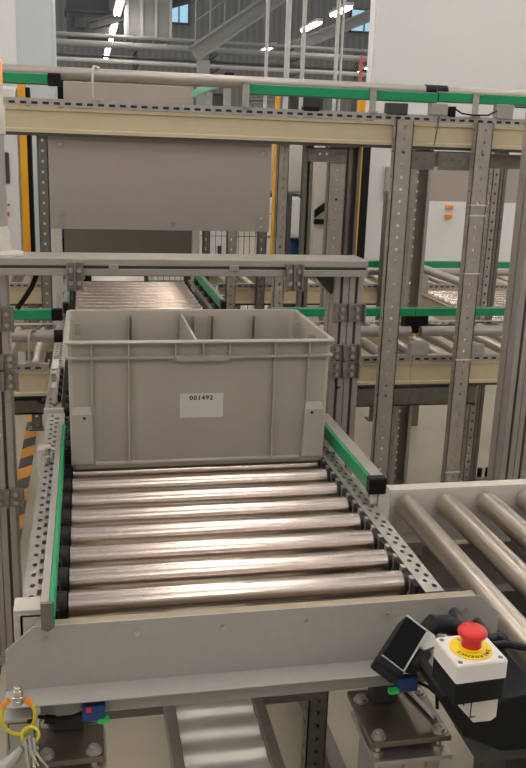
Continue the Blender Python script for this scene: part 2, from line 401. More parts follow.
MB().box(-0.465, 5.485, 1.06, -0.445, 5.5, 1.085).box(-0.455, 5.485, 1.12, -0.44, 5.5, 1.135).build('lock', M['redpaint'], t, smooth=False)
t = thing('equipment_rack', (-0.2, 7.25, 0), 'dark rack of small equipment glimpsed beside the yellow edge', 'rack')
d = MB().box(-0.42, 7.25, 0, -0.38, 7.65, 2.0).box(0.0, 7.25, 0, 0.04, 7.65, 2.0).box(-0.42, 7.61, 0, 0.04, 7.65, 2.0)
d.build('frame', M['black'], t, smooth=False)
for k in range(9):
    MB().box(-0.37, 7.23, 0.25+k*0.17, -0.01, 7.55, 0.36+k*0.17).build('module', [M['darkgrey'], M['silver'], M['black'], M['blue']][k % 4], t, smooth=False, bevel=0.006)
# yellow framed machine doors
def yellow_post(x, y, h, label):
    t = thing('machine_post', (x, y, 0), label, 'post')
    MB().box(x-0.012, y, 0, x+0.012, y+0.04, h).build('post_body', M['myellow'], t, smooth=False, bevel=0.004)
    MB().box(x-0.06, y-0.03, 0, x+0.06, y+0.09, 0.012).build('foot_plate', M['myellow'], t, smooth=False)
    return t
yellow_post(1.176, 5.5, 1.86, 'yellow machine post right of the large grey sheet cover')
t = thing('safety_gate', (2.2, 6.3, 0), 'yellow-edged black safety gate beside the tall perforated posts', 'gate')
MB().box(1.945, 6.3, 0, 1.99, 6.36, 1.90).build('gate_post', M['myellow'], t, smooth=False, bevel=0.004)
MB().box(1.99, 6.3, 0, 2.05, 6.35, 1.75).build('gate_stile', M['black'], t, smooth=False)
MB().box(1.72, 6.32, 1.50, 1.945, 6.36, 1.60).build('gate_rail', M['darkgrey'], t, smooth=False)
MB().box(1.86, 6.34, 0.0, 1.945, 6.36, 1.5).build('gate_panel', M['darkgrey'], t, smooth=False)
# white machine with rounded hood
t = thing('white_machine', (1.66, 7, 0), 'white machine with curved grey hood and blue round base', 'machine')
MB().box(1.40, 7.0, 0.80, 1.79, 7.7, 1.14).build('body', M['machine'], t, smooth=False, bevel=0.03)
MB().prism([(7.0, 1.16), (7.7, 1.16), (7.7, 1.62), (7.35, 1.60), (7.15, 1.52), (7.03, 1.36)], 'x', 1.40, 1.79).build('hood', M['plate'], t, bevel=0.02)
MB().box(1.70, 6.985, 1.125, 1.79, 7.0, 1.155).build('hood_latch', M['black'], t, smooth=False)
MB().lathe((1.665, 7.2, 0), [(0.115, 0), (0.115, 0.72), (0.09, 0.80)], n=28).build('base', M['blue'], t)
t = thing('beige_machine', (1.8, 6.9, 0), 'beige machine wall with a dark diagonal brace behind the posts', 'machine')
MB().box(1.80, 6.9, 0, 2.02, 7.4, 1.62).build('wall_panel', M['lightplate'], t, smooth=False, bevel=0.01)
MB().prism([(1.80, 0.98), (2.0, 1.13), (2.0, 1.19), (1.80, 1.04)], 'y', 6.86, 6.9).box(1.80, 6.86, 0.93, 2.0, 6.9, 0.97).build('brace', M['black'], t, smooth=False)
# fence panel of welded wire
t = thing('wire_fence', (1.0, 6.2, 0), 'white wire mesh fence seen under the grey sheet cover', 'fence')
MB().box(0.40, 6.19, 0, 0.43, 6.22, 1.2).box(1.42, 6.19, 0, 1.45, 6.22, 1.2).box(0.43, 6.19, 1.17, 1.42, 6.22, 1.2).box(0.43, 6.19, 0.1, 1.42, 6.22, 0.13).build('fence_frame', M['darkgrey'], t, smooth=False)
d = MB()
for k in range(24): d.cyl((0.455+k*0.041, 6.2, 0.13), (0.455+k*0.041, 6.2, 1.17), 0.0022, n=5)
for k in range(6): d.cyl((0.43, 6.205, 0.25+k*0.16), (1.42, 6.205, 0.25+k*0.16), 0.0022, n=5)
o = d.build('wire_mesh', M['darkgrey'], t); o['kind'] = 'stuff'
cabinet('low_cabinet', 0.5, 6.5, 0, 1.04, 6.56+0.5, 1.34, M['machine'], 'white cabinet behind the wire mesh fence', handle=(0.98, 0.7))

# ------------------------------------------------------------------ conveyor building blocks
def roller_mesh_x(name, L, r, m, n=24):
    """roller along X with its middle at the origin, ends slightly rounded"""
    b = MB(); h = L/2; prof = [(-h, r*0.55), (-h, r-0.003), (-h+0.003, r), (h-0.003, r), (h, r-0.003), (h, r*0.55)]
    loops = [[(x, rr*math.cos(2*PI*i/n), rr*math.sin(2*PI*i/n)) for i in range(n)] for x, rr in prof]
    b.loft(loops); return b
def roller_mesh_y(name, L, r, m, n=24):
    b = MB(); h = L/2; prof = [(-h, r*0.55), (-h, r-0.003), (-h+0.003, r), (h-0.003, r), (h, r-0.003), (h, r*0.55)]
    loops = [[(-rr*math.cos(2*PI*i/n), y, rr*math.sin(2*PI*i/n)) for i in range(n)] for y, rr in prof]
    b.loft(loops); return b
def row_of_rollers(axis, L, r, m, centres, parent, ends=None):
    src = (roller_mesh_x if axis == 'x' else roller_mesh_y)('roller', L, r, m).build('roller', m)
    if ends:
        h = L/2; le, re, lr, rr = ends
        for k0, k1, rad in ((-h-le, -h, lr), (h, h+re, rr)):
            q = MB()
            if axis == 'x': q.cyl((k0, 0, 0), (k1, 0, 0), rad, n=18)
            else: q.cyl((0, k0, 0), (0, k1, 0), rad, n=16)
            q.build('end_bearing', M['rubber']).parent = src
    first = True
    for c in centres:
        if first:
            src.parent = parent; src.location = Vector(c) - wloc(parent); first = False
        else: inst(src, 'roller', c, parent)

def post(parent, name, x0, x1, y, z0, z1, m=M['post'], depth=0.045, pitch=0.04, flange='right', open_front=False, hr=0.0055):
    """perforated C post; web towards the viewer unless open_front"""
    w = x1-x0; b = MB()
    col = [(0, w*0.32, None), (w*0.32, w*0.68, (pitch, pitch*0.6, hr, hr, True)), (w*0.68, w, None)]
    yw = y if not open_front else y+depth-0.003
    # web plane: U up, V = -X so that the normal looks to -Y
    b.perf((x1, yw, z0), (0,0,1), (-1,0,0), z1-z0, col, t=0.003)
    fl = [(0, depth*0.3, None), (depth*0.3, depth*0.7, (pitch, pitch*0.6, hr*0.9, hr*0.9, True)), (depth*0.7, depth, None)]
    b.perf((x0, y, z0), (0,0,1), (0,1,0), z1-z0, fl, t=0.003)                   # left flange faces -X
    b.perf((x1, y+depth, z0), (0,0,1), (0,-1,0), z1-z0, fl, t=0.003)            # right flange faces +X
    yb = y+depth-0.003 if not open_front else y
    b.box(x0+0.003, yb, z0, x0+0.014, yb+0.003, z1).box(x1-0.014, yb, z0, x1-0.003, yb+0.003, z1)   # lips
    if z0 <= 0.001:
        b.box(x0-0.02, y-0.015, 0, x1+0.02, y+depth+0.015, 0.006)
    return b.build(name, m, parent, smooth=False)

def beam_profile(y, zt, zb, out=-1):
    """C beam section (y,z); out=-1 the front face looks to -Y"""
    o = out; l = 0.006
    return [(y+o*l, zt), (y+o*l, zt-0.010), (y, zt-0.013), (y, zb+0.013), (y+o*l, zb+0.010), (y+o*l, zb),
            (y-o*0.03, zb), (y-o*0.03, zb+0.004), (y-o*0.004, zb+0.004), (y-o*0.004, zt-0.004), (y-o*0.03, zt-0.004), (y-o*0.03, zt)]
def cross_conveyor(name, label, x0, x1, y0, y1, zr, rollers, tube=None, green=None, strip_first=0.016, beam_h=0.085, tube_z=0.090, green_z=(0.150, 0.180), tube_caps=(), green_caps=(), boxes=(), rear_rail=False, hooks=()):
    t = thing(name, ((x0+x1)/2, (y0+y1)/2, 0), label, 'conveyor')
    zt = zr-0.018; zb = zt-beam_h
    MB().prism(beam_profile(y0, zt, zb), 'x', x0, x1).build('side_beam', M['tan'], t, smooth=False)
    MB().prism(beam_profile(y1, zt, zb, 1)[::-1], 'x', x0, x1).build('side_beam', M['tan'], t, smooth=False)
    # slotted strip: upright face with slots, plus a top flange
    s = MB().perf((x0, y0-0.009, zt+0.001), (1,0,0), (0,0,1), x1-x0, [(0, 0.006, None), (0.006, 0.015, (0.0335, strip_first, 0.0095, 0.004, False)), (0.015, 0.024, None)], t=0.002)
    s.box(x0, y0-0.007, zt+0.022, x1, y0+0.02, zt+0.024)
    s.build('slotted_strip', M['galv'], t, smooth=False)
    MB().box(x0, y0-0.003, zt+0.002, x1, y0+0.001, zt+0.020).box(x0, y0-0.004, zb-0.010, x1, y0+0.03, zb-0.0005).build('shade_strip', M['darkgrey'], t, smooth=False)  # added dark boxes: one darkens the slots, one is the beam's shadow band
    MB().perf((x1, y1+0.009, zt+0.001), (-1,0,0), (0,0,1), x1-x0, [(0, 0.006, None), (0.006, 0.015, (0.0335, 0.016, 0.0095, 0.004, False)), (0.015, 0.024, None)], t=0.002).box(x0, y1-0.02, zt+0.022, x1, y1+0.007, zt+0.024).build('slotted_strip', M['galv'], t, smooth=False)
    if rollers:
        L = y1-y0-0.05; rad = 0.021
        row_of_rollers('y', L, rad, M['roller_y'], [(x, (y0+y1)/2, zr-rad) for x in rollers], t, ends=(0.012, 0.012, 0.012, 0.012))
    if tube:
        MB().cyl((tube[0], y0+0.035, zr+tube_z), (tube[1], y0+0.035, zr+tube_z), 0.0195, n=20).build('guard_tube', M['alu'], t)
        for xa, xb in tube_caps: MB().cyl((xa, y0+0.035, zr+tube_z), (xb, y0+0.035, zr+tube_z), 0.022, n=20).build('tube_cap', M['black'], t)
        for hx in hooks:
            MB().tube([(hx, y0-0.004, zt+0.024), (hx, y0-0.004, zr+tube_z-0.005), (hx+0.003, y0+0.004, zr+tube_z+0.018), (hx+0.006, y0+0.018, zr+tube_z+0.024), (hx+0.02, y0+0.035, zr+tube_z+0.021)], 0.004, n=8).box(hx-0.012, y0-0.012, zt+0.024, hx+0.03, y0+0.016, zt+0.032).build('tube_bracket', M['galv'], t)
    if green:
        for ga, gb in green:
            MB().box(ga, y0-0.002, zr+green_z[0], gb, y0+0.010, zr+green_z[1]).build('guard_strip', M['green'], t, smooth=False, bevel=0.002)
            MB().box(ga, y0+0.010, zr+green_z[0]-0.002, gb, y0+0.014, zr+green_z[1]+0.003).build('strip_backing', M['alu'], t, smooth=False)
        for xa, xb in green_caps: MB().box(xa, y0-0.005, zr+green_z[0]-0.004, xb, y0+0.018, zr+green_z[1]+0.004).build('strip_cap', M['black'], t, smooth=False, bevel=0.003)
    for bx, w, h, m in boxes:
        MB().box(bx, y0-0.016, zt+0.022, bx+w, y0+0.02, zt+0.024+h).build('sensor_box', M[m], t, smooth=False, bevel=0.003)
    return t
def clip(parent, x, y, z0, z1):
    """T shaped galvanised clip that carries a guard strip"""
    MB().box(x, y-0.004, z0, x+0.022, y-0.001, z1).box(x, y-0.004, z1-0.002, x+0.036, y+0.02, z1+0.006).box(x, y-0.018, z0, x+0.026, y+0.014, z0+0.005).build('strip_clip', M['galv'], parent, smooth=False)

# ------------------------------------------------------------------ upper deck across the picture
seam = 1.166
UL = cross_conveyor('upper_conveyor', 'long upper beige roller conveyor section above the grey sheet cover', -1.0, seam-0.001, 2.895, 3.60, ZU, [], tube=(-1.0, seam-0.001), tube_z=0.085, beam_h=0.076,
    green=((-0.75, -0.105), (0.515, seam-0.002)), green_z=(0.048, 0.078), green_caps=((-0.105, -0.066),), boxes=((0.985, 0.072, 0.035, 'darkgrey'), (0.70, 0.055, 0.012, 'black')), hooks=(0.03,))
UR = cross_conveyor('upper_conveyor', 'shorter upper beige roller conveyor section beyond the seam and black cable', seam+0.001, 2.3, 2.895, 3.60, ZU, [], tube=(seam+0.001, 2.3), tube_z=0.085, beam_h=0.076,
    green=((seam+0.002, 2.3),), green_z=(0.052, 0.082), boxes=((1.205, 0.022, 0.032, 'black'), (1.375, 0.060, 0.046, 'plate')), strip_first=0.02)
MB().box(seam-0.028, 2.879, ZU+0.0075, seam+0.032, 2.915, ZU+0.0455).build('sensor_box', M['plate'], UR, smooth=False, bevel=0.003)
MB().cyl((1.128, 2.93, ZU+0.085), (1.164, 2.93, ZU+0.085), 0.022, n=20).build('tube_clamp', M['black'], UL)
MB().cyl((1.168, 2.93, ZU+0.085), (1.206, 2.93, ZU+0.085), 0.022, n=20).build('tube_clamp', M['black'], UR)
for x, p in ((0.925, UL), (1.288, UR), (0.50, UL), (1.75, UR), (-0.3, UL)): clip(p, x, 2.892, ZU+0.006, ZU+0.080)
# thin black cable over the seam and small cables among the sensors
MB().tube([(1.168, 2.878, ZU+0.004), (1.169, 2.884, ZU-0.02), (1.166, 2.886, ZU-0.05), (1.160, 2.884, ZU-0.090)], 0.0012, n=6).build('cable', M['black'], UR)
MB().tube([(1.225, 2.885, ZU+0.03), (1.245, 2.87, ZU+0.016), (1.28, 2.865, ZU+0.012), (1.34, 2.87, ZU+0.014), (1.375, 2.885, ZU+0.03)], 0.003, n=6).build('cable', M['black'], UR)
MB().tube([(1.437, 2.88, ZU+0.045), (1.51, 2.87, ZU+0.045), (1.53, 2.87, ZU+0.03), (1.535, 2.88, ZU+0.01)], 0.003, n=6).build('cable', M['black'], UR)
# front posts (they run down past the lower deck) and rear posts
MP = post(UL, 'leg', 1.008, 1.069, 2.845, 0, ZU-0.012, depth=0.032)
RP = post(UR, 'leg', 1.292, 1.351, 2.845, 0, ZU-0.012, depth=0.032)
post(UL, 'leg', 1.000, 1.073, 3.612, 0, ZU-0.02, depth=0.045)
post(UL, 'leg', 1.083, 1.135, 3.612, 0, ZU-0.02, m=M['darkgalv'], depth=0.05, open_front=True)
post(UL, 'leg', 0.782, 0.826, 3.612, 0, ZU-0.02)
post(UL, 'leg', 0.892, 0.930, 3.612, 0, ZU-0.02, m=M['darkgalv'], open_front=True)
post(UL, 'leg', -0.180, -0.139, 3.612, 0, ZU-0.02, m=M['darkgalv'])
post(UR, 'leg', 1.375, 1.452, 3.612, 0, ZU-0.02, depth=0.06, open_front=True)
post(UR, 'leg', 1.735, 1.768, 3.612, 0, ZU-0.02)
post(UR, 'leg', 1.7685, 1.80, 3.612, 0, ZU-0.02, m=M['darkgalv'], open_front=True)
for p, x0, x1, y, z0, z1 in ((UR, 1.175, 1.288, 2.87, ZU-0.17, ZU-0.108), (UL, 1.074, 1.160, 2.87, ZU-0.17, ZU-0.108), (UL, 0.905, 1.07, 3.605, ZU-0.165, ZU-0.108)):
    MB().perf((x0, y, z0), (1,0,0), (0,0,1), x1-x0, [(0, 0.02, None), (0.02, 0.045, (0.03, 0.02, 0.006, 0.006, True)), (0.045, z1-z0, None)], t=0.003).box(x0, y, z1-0.003, x1, y+0.03, z1).build('cross_member', M['darkgalv'], p, smooth=False)
MB().box(1.17, 3.3, ZU-0.165, 1.9, 3.34, ZU-0.11).box(1.17, 3.28, ZU-0.113, 1.9, 3.36, ZU-0.110).build('cross_member', M['darkgalv'], UR, smooth=False)
# bolts through the posts
def bolts(parent, pts, r=0.006, m=M['post'], name='bolt'):
    b = MB()
    for x, y, z in pts:
        b.cyl((x, y-0.006, z), (x, y, z), r, n=6).cyl((x, y-0.001, z), (x, y+0.0005, z), r*1.45, n=12)
    return b.build(name, m, parent)
bolts(UL, [(1.039, 2.845, ZU-0.105), (1.039, 2.845, ZU-0.155), (1.039, 2.845, 0.62), (1.039, 2.845, 0.55)])
bolts(UR, [(1.322, 2.845, ZU-0.105), (1.322, 2.845, ZU-0.155), (1.322, 2.845, 0.62), (1.322, 2.845, 0.55)])
for z in (1.335, 1.30, 1.10, 0.79, 0.36):
    MB().box(1.290, 2.842, z, 1.353, 2.8449, z+0.004).build('cable_tie', M['white'], UR, smooth=False)
MB().box(1.37, 2.86, 0.0, 1.90, 2.90, 0.05).build('base_rail', M['alu'], UR, smooth=False, bevel=0.003)
MB().box(0.70, 2.90, 0.0, 1.28, 2.94, 0.05).build('base_rail', M['alu'], UL, smooth=False, bevel=0.003)
# level feet of the rear right post
MB().box(1.81, 3.63, 0, 2.0, 3.70, 0.008).build('foot_plate', M['galv'], UR, smooth=False)
b = MB()
for x in (1.84, 1.88, 1.92): b.cyl((x, 3.66, 0.008), (x, 3.66, 0.05), 0.012, n=8)
b.build('levelling_screw', M['black'], UR)

# large taupe sheet cover behind, hung on the rear beam
t = tag(MB().box(-0.137, 3.612, 1.165, 0.752, 3.618, 1.56).build('sheet_cover', M['cover'], smooth=False, bevel=0.001), 'large plain taupe-grey sheet metal cover under the upper conveyor', 'cover')
b = MB()
for x, z in ((-0.09, 1.49), (-0.09, 1.23), (-0.09, 1.19), (0.35, 1.19), (0.715, 1.48), (0.715, 1.22), (0.715, 1.185)):
    b.cyl((x, 3.604, z), (x, 3.612, z), 0.007, n=8)
b.build('screw', M['chrome'], t)

# upper through conveyor beyond the cover
t = thing('upper_through_conveyor', (0.24, 4.3, 0), 'upper conveyor line running away above the grey sheet cover', 'conveyor')
for x in (-0.10, 0.565): MB().box(x, 3.70, ZU-0.11, x+0.03, 4.99, ZU+0.01).build('side_frame', M['tan'], t, smooth=False)
MB().box(-0.10, 4.87, ZU+0.055, 0.575, 4.90, ZU+0.185).build('end_panel', M['cover'], t, smooth=False, bevel=0.004)
MB().box(-0.10, 4.865, ZU-0.01, -0.07, 4.90, ZU+0.055).box(0.54, 4.865, ZU-0.01, 0.575, 4.90, ZU+0.055).build('panel_bracket', M['galv'], t, smooth=False)
MB().box(0.555, 3.62, ZU+0.125, 0.575, 4.80, ZU+0.160).build('guard_strip', M['palegreen'], t, smooth=False, bevel=0.003)
MB().box(0.55, 3.59, ZU+0.118, 0.585, 3.63, ZU+0.166).build('strip_cap', M['black'], t, smooth=False, bevel=0.003)
MB().box(0.575, 4.3, ZU, 0.60, 4.34, ZU+0.13).box(0.575, 3.75, ZU, 0.60, 3.79, ZU+0.13).build('strip_support', M['galv'], t, smooth=False)
for x in (-0.10, 0.545):
    for y in (4.94,): MB().box(x, y, 0, x+0.03, y+0.04, ZU-0.11).build('leg', M['darkgalv'], t, smooth=False)
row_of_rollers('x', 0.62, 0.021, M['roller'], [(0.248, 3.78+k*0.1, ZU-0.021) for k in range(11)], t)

# ------------------------------------------------------------------ lower deck
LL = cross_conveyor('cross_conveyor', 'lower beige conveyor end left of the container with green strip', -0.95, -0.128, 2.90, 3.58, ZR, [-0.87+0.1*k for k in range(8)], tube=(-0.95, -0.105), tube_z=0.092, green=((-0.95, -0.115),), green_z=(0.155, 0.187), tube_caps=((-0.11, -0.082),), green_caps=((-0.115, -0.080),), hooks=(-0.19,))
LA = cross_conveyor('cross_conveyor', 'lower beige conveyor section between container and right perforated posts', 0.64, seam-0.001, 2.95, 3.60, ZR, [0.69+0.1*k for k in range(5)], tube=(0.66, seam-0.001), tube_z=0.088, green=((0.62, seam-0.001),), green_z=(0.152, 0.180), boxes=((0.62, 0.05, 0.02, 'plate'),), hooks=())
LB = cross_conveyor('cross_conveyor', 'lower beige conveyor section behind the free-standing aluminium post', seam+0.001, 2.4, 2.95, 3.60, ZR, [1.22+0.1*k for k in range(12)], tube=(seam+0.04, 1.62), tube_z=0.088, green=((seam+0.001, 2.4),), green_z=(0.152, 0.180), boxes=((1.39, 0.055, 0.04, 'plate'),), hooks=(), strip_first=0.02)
MB().box(1.155, 2.935, ZR+0.0075, 1.225, 2.975, ZR+0.055).build('sensor_box', M['plate'], LB, smooth=False, bevel=0.003)
# dark read head and its tube on the lower section
MB().box(1.155, 3.008, ZR+0.075, 1.245, 3.06, ZR+0.155).build('photo_sensor', M['black'], LA, smooth=False, bevel=0.004)
MB().cyl((1.2455, 3.03, ZR+0.10), (1.36, 3.03, ZR+0.095), 0.006, n=8).build('cable', M['black'], LB)
MB().box(1.18, 3.009, ZR+0.062, 1.19, 3.02, ZR+0.075).box(1.205, 3.009, ZR+0.06, 1.212, 3.02, ZR+0.075).build('indicator', M['wire'], LA, smooth=False)
MB().box(1.60, 2.955, ZR, 1.625, 2.99, ZR+0.09).build('tube_bracket', M['galv'], LB, smooth=False)
for p, x0, x1, y in ((LL, -0.265, -0.14, 3.0), (LA, 0.70, 0.998, 3.3)):
    MB().box(x0, y, ZR-0.20, x1, y+0.006, ZR-0.105).box(x0, y, ZR-0.106, x1, y+0.04, ZR-0.100).box(x0, y, ZR-0.2, x1, y+0.04, ZR-0.194).build('cross_member', M['darkgalv'], p, smooth=False)
MB().box(1.16, 3.575, 0.40, 1.74, 3.581, 0.49).box(1.16, 3.575, 0.484, 1.74, 3.608, 0.49).box(1.16, 3.575, 0.40, 1.74, 3.608, 0.406).build('cross_member', M['darkgalv'], UR, smooth=False)
MB().prism([(2.98, ZR-0.105), (3.5, ZR-0.105), (3.5, ZR-0.19), (3.4, ZR-0.19)], 'x', 0.90, 0.906).build('gusset', M['darkgalv'], LA, smooth=False)
for p, xs in ((LL, (-0.9, -0.62)), (LA, (0.815, )), (LB, (1.9, 2.3))):
    for x in xs:
        for y in (3.0, 3.53): MB().perf((x+0.04, y, 0), (0,0,1), (-1,0,0), ZR-0.105, [(0, 0.014, None), (0.014, 0.026, (0.05, 0.04, 0.005, 0.005, True)), (0.026, 0.04, None)], t=0.003).box(x, y+0.003, 0, x+0.003, y+0.04, ZR-0.105).box(x-0.02, y-0.02, 0, x+0.06, y+0.06, 0.006).build('leg', M['darkgalv'], p, smooth=False)
MB().tube([(-0.17, 2.88, ZR-0.115), (-0.15, 2.88, ZR-0.125), (-0.142, 2.89, ZR-0.118), (-0.135, 2.9, ZR-0.112)], 0.004, n=8).box(-0.25, 2.89, ZR-0.118, -0.155, 2.93, ZR-0.108).build('cable', M['black'], LL)

# second cross line further back
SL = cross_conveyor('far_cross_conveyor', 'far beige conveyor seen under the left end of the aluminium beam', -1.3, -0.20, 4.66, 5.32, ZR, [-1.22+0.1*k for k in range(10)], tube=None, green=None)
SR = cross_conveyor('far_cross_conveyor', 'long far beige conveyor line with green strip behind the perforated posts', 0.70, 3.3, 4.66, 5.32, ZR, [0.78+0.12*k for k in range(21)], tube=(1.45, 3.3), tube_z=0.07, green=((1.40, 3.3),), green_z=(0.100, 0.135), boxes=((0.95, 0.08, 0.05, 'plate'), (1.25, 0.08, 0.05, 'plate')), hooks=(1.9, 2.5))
for p, x0, x1, z1, mm in ((SL, -0.30, -0.25, ZR-0.10, 'darkgalv'), (SL, -1.2, -1.15, ZR-0.10, 'darkgalv'), (SR, 0.735, 0.785, 1.55, 'post'), (SR, 0.606, 0.642, 1.55, 'darkgalv'), (SR, 0.90, 0.945, 1.55, 'darkgalv'), (SR, 1.6, 1.65, 1.30, 'darkgalv'), (SR, 2.6, 2.65, ZR-0.1, 'darkgalv')):
    post(p, 'leg', x0, x1, 4.60, 0, z1, m=M[mm], pitch=0.05, hr=0.008)
    post(p, 'leg', x0, x1, 5.335, 0, ZR-0.04, m=M['darkgalv'], pitch=0.08, hr=0.008)
# grey panel hung between posts at the right
t = thing('hanging_panel', (2.2, 4.75, 0), 'mid-grey sheet panel between the two right perforated posts', 'panel')
MB().box(1.80, 4.585, 1.255, 3.14, 4.590, 1.50).build('sheet', M['cover'], t, smooth=False)
MB().box(1.80, 4.590, 1.255, 3.14, 4.605, 1.260).build('bottom_fold', M['cover'], t, smooth=False)
for x in (1.80, 3.10): MB().box(x, 4.606, 0, x+0.04, 4.635, 1.50).build('stand', M['darkgalv'], t, smooth=False)

# bypass line running away on the right
t = thing('bypass_conveyor', (2.15, 4.1, 0), 'right-hand conveyor running away with a sloping guard tube', 'conveyor')
for x in (1.80, 2.52): MB().box(x, 3.68, ZR-0.11, x+0.012, 4.56, ZR-0.018).box(x, 3.68, ZR-0.018, x+0.03, 4.56, ZR-0.012).build('side_frame', M['tan'], t, smooth=False)
MB().perf((1.775, 3.68, ZR-0.012), (0,1,0), (-1,0,0), 0.88, [(-0.035, -0.026, None), (-0.026, -0.012, (0.04, 0.02, 0.01, 0.004, False)), (-0.012, 0.0, None)], t=0.002).build('slotted_strip', M['galv'], t, smooth=False)
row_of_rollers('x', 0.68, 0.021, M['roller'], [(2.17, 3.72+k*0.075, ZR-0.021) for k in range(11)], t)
MB().cyl((1.795, 3.70, ZR+0.12), (1.795, 4.55, ZR+0.12), 0.022, n=16).build('guard_tube', M['alu'], t)
for y in (3.78, 4.45): MB().box(1.775, y, ZR-0.012, 1.815, y+0.03, ZR+0.12).build('tube_support', M['galv'], t, smooth=False)
MB().cyl((2.55, 3.70, ZR+0.10), (2.55, 4.55, ZR+0.10), 0.022, n=16).build('guard_tube', M['alu'], t)
for y in (3.78, 4.45): MB().box(2.535, y, ZR-0.012, 2.565, y+0.03, ZR+0.10).build('tube_support', M['galv'], t, smooth=False)
for x in (1.80, 2.52):
    for y in (3.8, 4.48): MB().box(x, y, 0, x+0.04, y+0.04, ZR-0.11).build('leg', M['darkgalv'], t, smooth=False)

# ------------------------------------------------------------------ main line, near and far sections
def perf_frame(parent, side, y0, y1, x_out, x_in, ztop, name='side_frame', dots=True):
    """L shaped galvanised side frame: punched top flange and an outer web"""
    L = y1-y0; w = abs(x_in-x_out); s = 1 if x_in > x_out else -1
    rows = [(0, w*0.18, None), (w*0.18, w*0.42, (0.0385, 0.020, 0.0072, 0.0046, True)), (w*0.42, w*0.46, None), (w*0.46, w*0.72, (0.0385, 0.034, 0.0090, 0.0054, False)), (w*0.72, w, None)]
    b = MB()
    if s > 0:   # left frame: x grows inward; normal up needs U x V = +z : U=+Y, V=-X -> origin at x_in
        rows2 = [(w-v1, w-v0, h) for v0, v1, h in reversed(rows)]
        b.perf((x_in, y0, ztop), (0,1,0), (-1,0,0), L, rows2, t=0.003)
    else:
        rows = rows[:3] + [(w*0.46, w*0.72, (0.0385, 0.0005+0.0385, 0.0062, 0.0044, True)), rows[4]]
        b.perf((x_out, y0, ztop), (0,1,0), (-1,0,0), L, rows, t=0.003)
    b.box(x_out, y0, ztop-0.115, x_out+s*0.004, y1, ztop-0.003)
    b.box(x_out, y0, ztop-0.115, x_out+s*0.03, y1, ztop-0.111)
    return b.build(name, M['galv'], parent, smooth=False)
def guard(parent, x0, x1, y0, y1, zt, h, green_side, cap_near=True, cap_len=0.03):
    """aluminium guard profile with a green sliding strip on its inner face"""
    ya = y0+cap_len if cap_near else y0
    MB().box(x0, ya, zt-h, x1, y1, zt).build('guard_rail', M['alu'], parent, smooth=False, bevel=0.0015)
    gx = x1 if green_side > 0 else x0
    MB().box(gx, ya, zt-h-0.001, gx+green_side*0.007, y1, zt-0.0012).build('guard_strip', M['green'], parent, smooth=False, bevel=0.0015)
    if cap_near:
        MB().box(min(x0, gx+green_side*0.009), y0, zt-h-0.003, max(x1, gx+green_side*0.009), ya, zt+0.001).build('rail_cap', M['black'], parent, smooth=False, bevel=0.003)

NC = thing('roller_conveyor', (0.25, 1.75, 0), 'main near roller conveyor carrying the grey container, with grey end plate', 'conveyor')
ROLL_R = 0.0225; PITCH = 0.0865
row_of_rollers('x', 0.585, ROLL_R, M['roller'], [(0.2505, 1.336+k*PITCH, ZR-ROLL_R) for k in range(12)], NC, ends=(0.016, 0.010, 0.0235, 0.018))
perf_frame(NC, 'l', 1.275, 2.36, -0.113, -0.066, ZR-0.002)
perf_frame(NC, 'r', 1.262, 2.36, 0.592, 0.558, ZR-0.002)
# comb of black roller seats along both inner edges
for xa, xb in ((-0.064, -0.056), (0.550, 0.557)):
    b = MB()
    for k in range(25): b.box(xa, 1.29+k*0.043, ZR-0.045, xb, 1.29+k*0.043+0.021, ZR-0.006)
    b.build('roller_seat', M['rubber'], NC, smooth=False)
b = MB()
for k in range(25): b.box(0.550, 1.312+k*0.043, ZR-0.04, 0.5575, 1.312+k*0.043+0.014, ZR-0.003)
b.build('seat_spacer', M['galv'], NC, smooth=False)
MB().box(-0.0555, 1.30, ZR-0.060, -0.0535, 2.34, ZR-0.012).box(0.5575, 1.275, ZR-0.1, 0.5585, 2.34, ZR-0.046).build('inner_web', M['rubber'], NC, smooth=False)
# guards
guard(NC, -0.077, -0.0645, 1.212, 2.09, ZR+0.055, 0.045, 1, cap_near=False)
MB().prism([(-0.077, ZR+0.055), (-0.060, ZR+0.055), (-0.060, ZR+0.012), (-0.068, ZR+0.008), (-0.077, ZR+0.012)], 'y', 1.205, 1.212).build('rail_cap', M['darkgalv'], NC, smooth=False)
guard(NC, 0.580, 0.609, 1.622, 2.09, ZR+0.062, 0.032, -1, cap_len=0.024)
for y, w in ((1.622, 0.035), (1.95, 0.04)):
    MB().box(0.593, y+0.012, ZR-0.055, 0.622, y+0.016, ZR+0.031).box(0.593, y+0.012, ZR-0.055, 0.597, y+0.012+w, ZR+0.031).box(0.579, y+0.012, ZR+0.002, 0.597, y+0.016, ZR+0.0295).build('guard_post', M['lightplate'], NC, smooth=False, bevel=0.001)
for y in (1.275, 2.03):
    MB().box(-0.123, y, ZR-0.06, -0.080, y+0.035, ZR+0.005).box(-0.123, y-0.002, ZR+0.005, -0.078, y+0.04, ZR+0.009).build('guard_bracket', M['lightplate'], NC, smooth=False, bevel=0.0015)
b = MB()
for k in range(4): b.cyl((-0.098+0.012*(k % 2), 1.96+0.03*k, ZR-0.001), (-0.098+0.012*(k % 2), 1.96+0.03*k, ZR+0.016), 0.007, n=8)
b.build('cable_gland', M['galv'], NC)
MB().box(-0.074, 1.99, ZR-0.01, -0.066, 2.05, ZR+0.01).build('guard_bracket', M['lightplate'], NC, smooth=False)
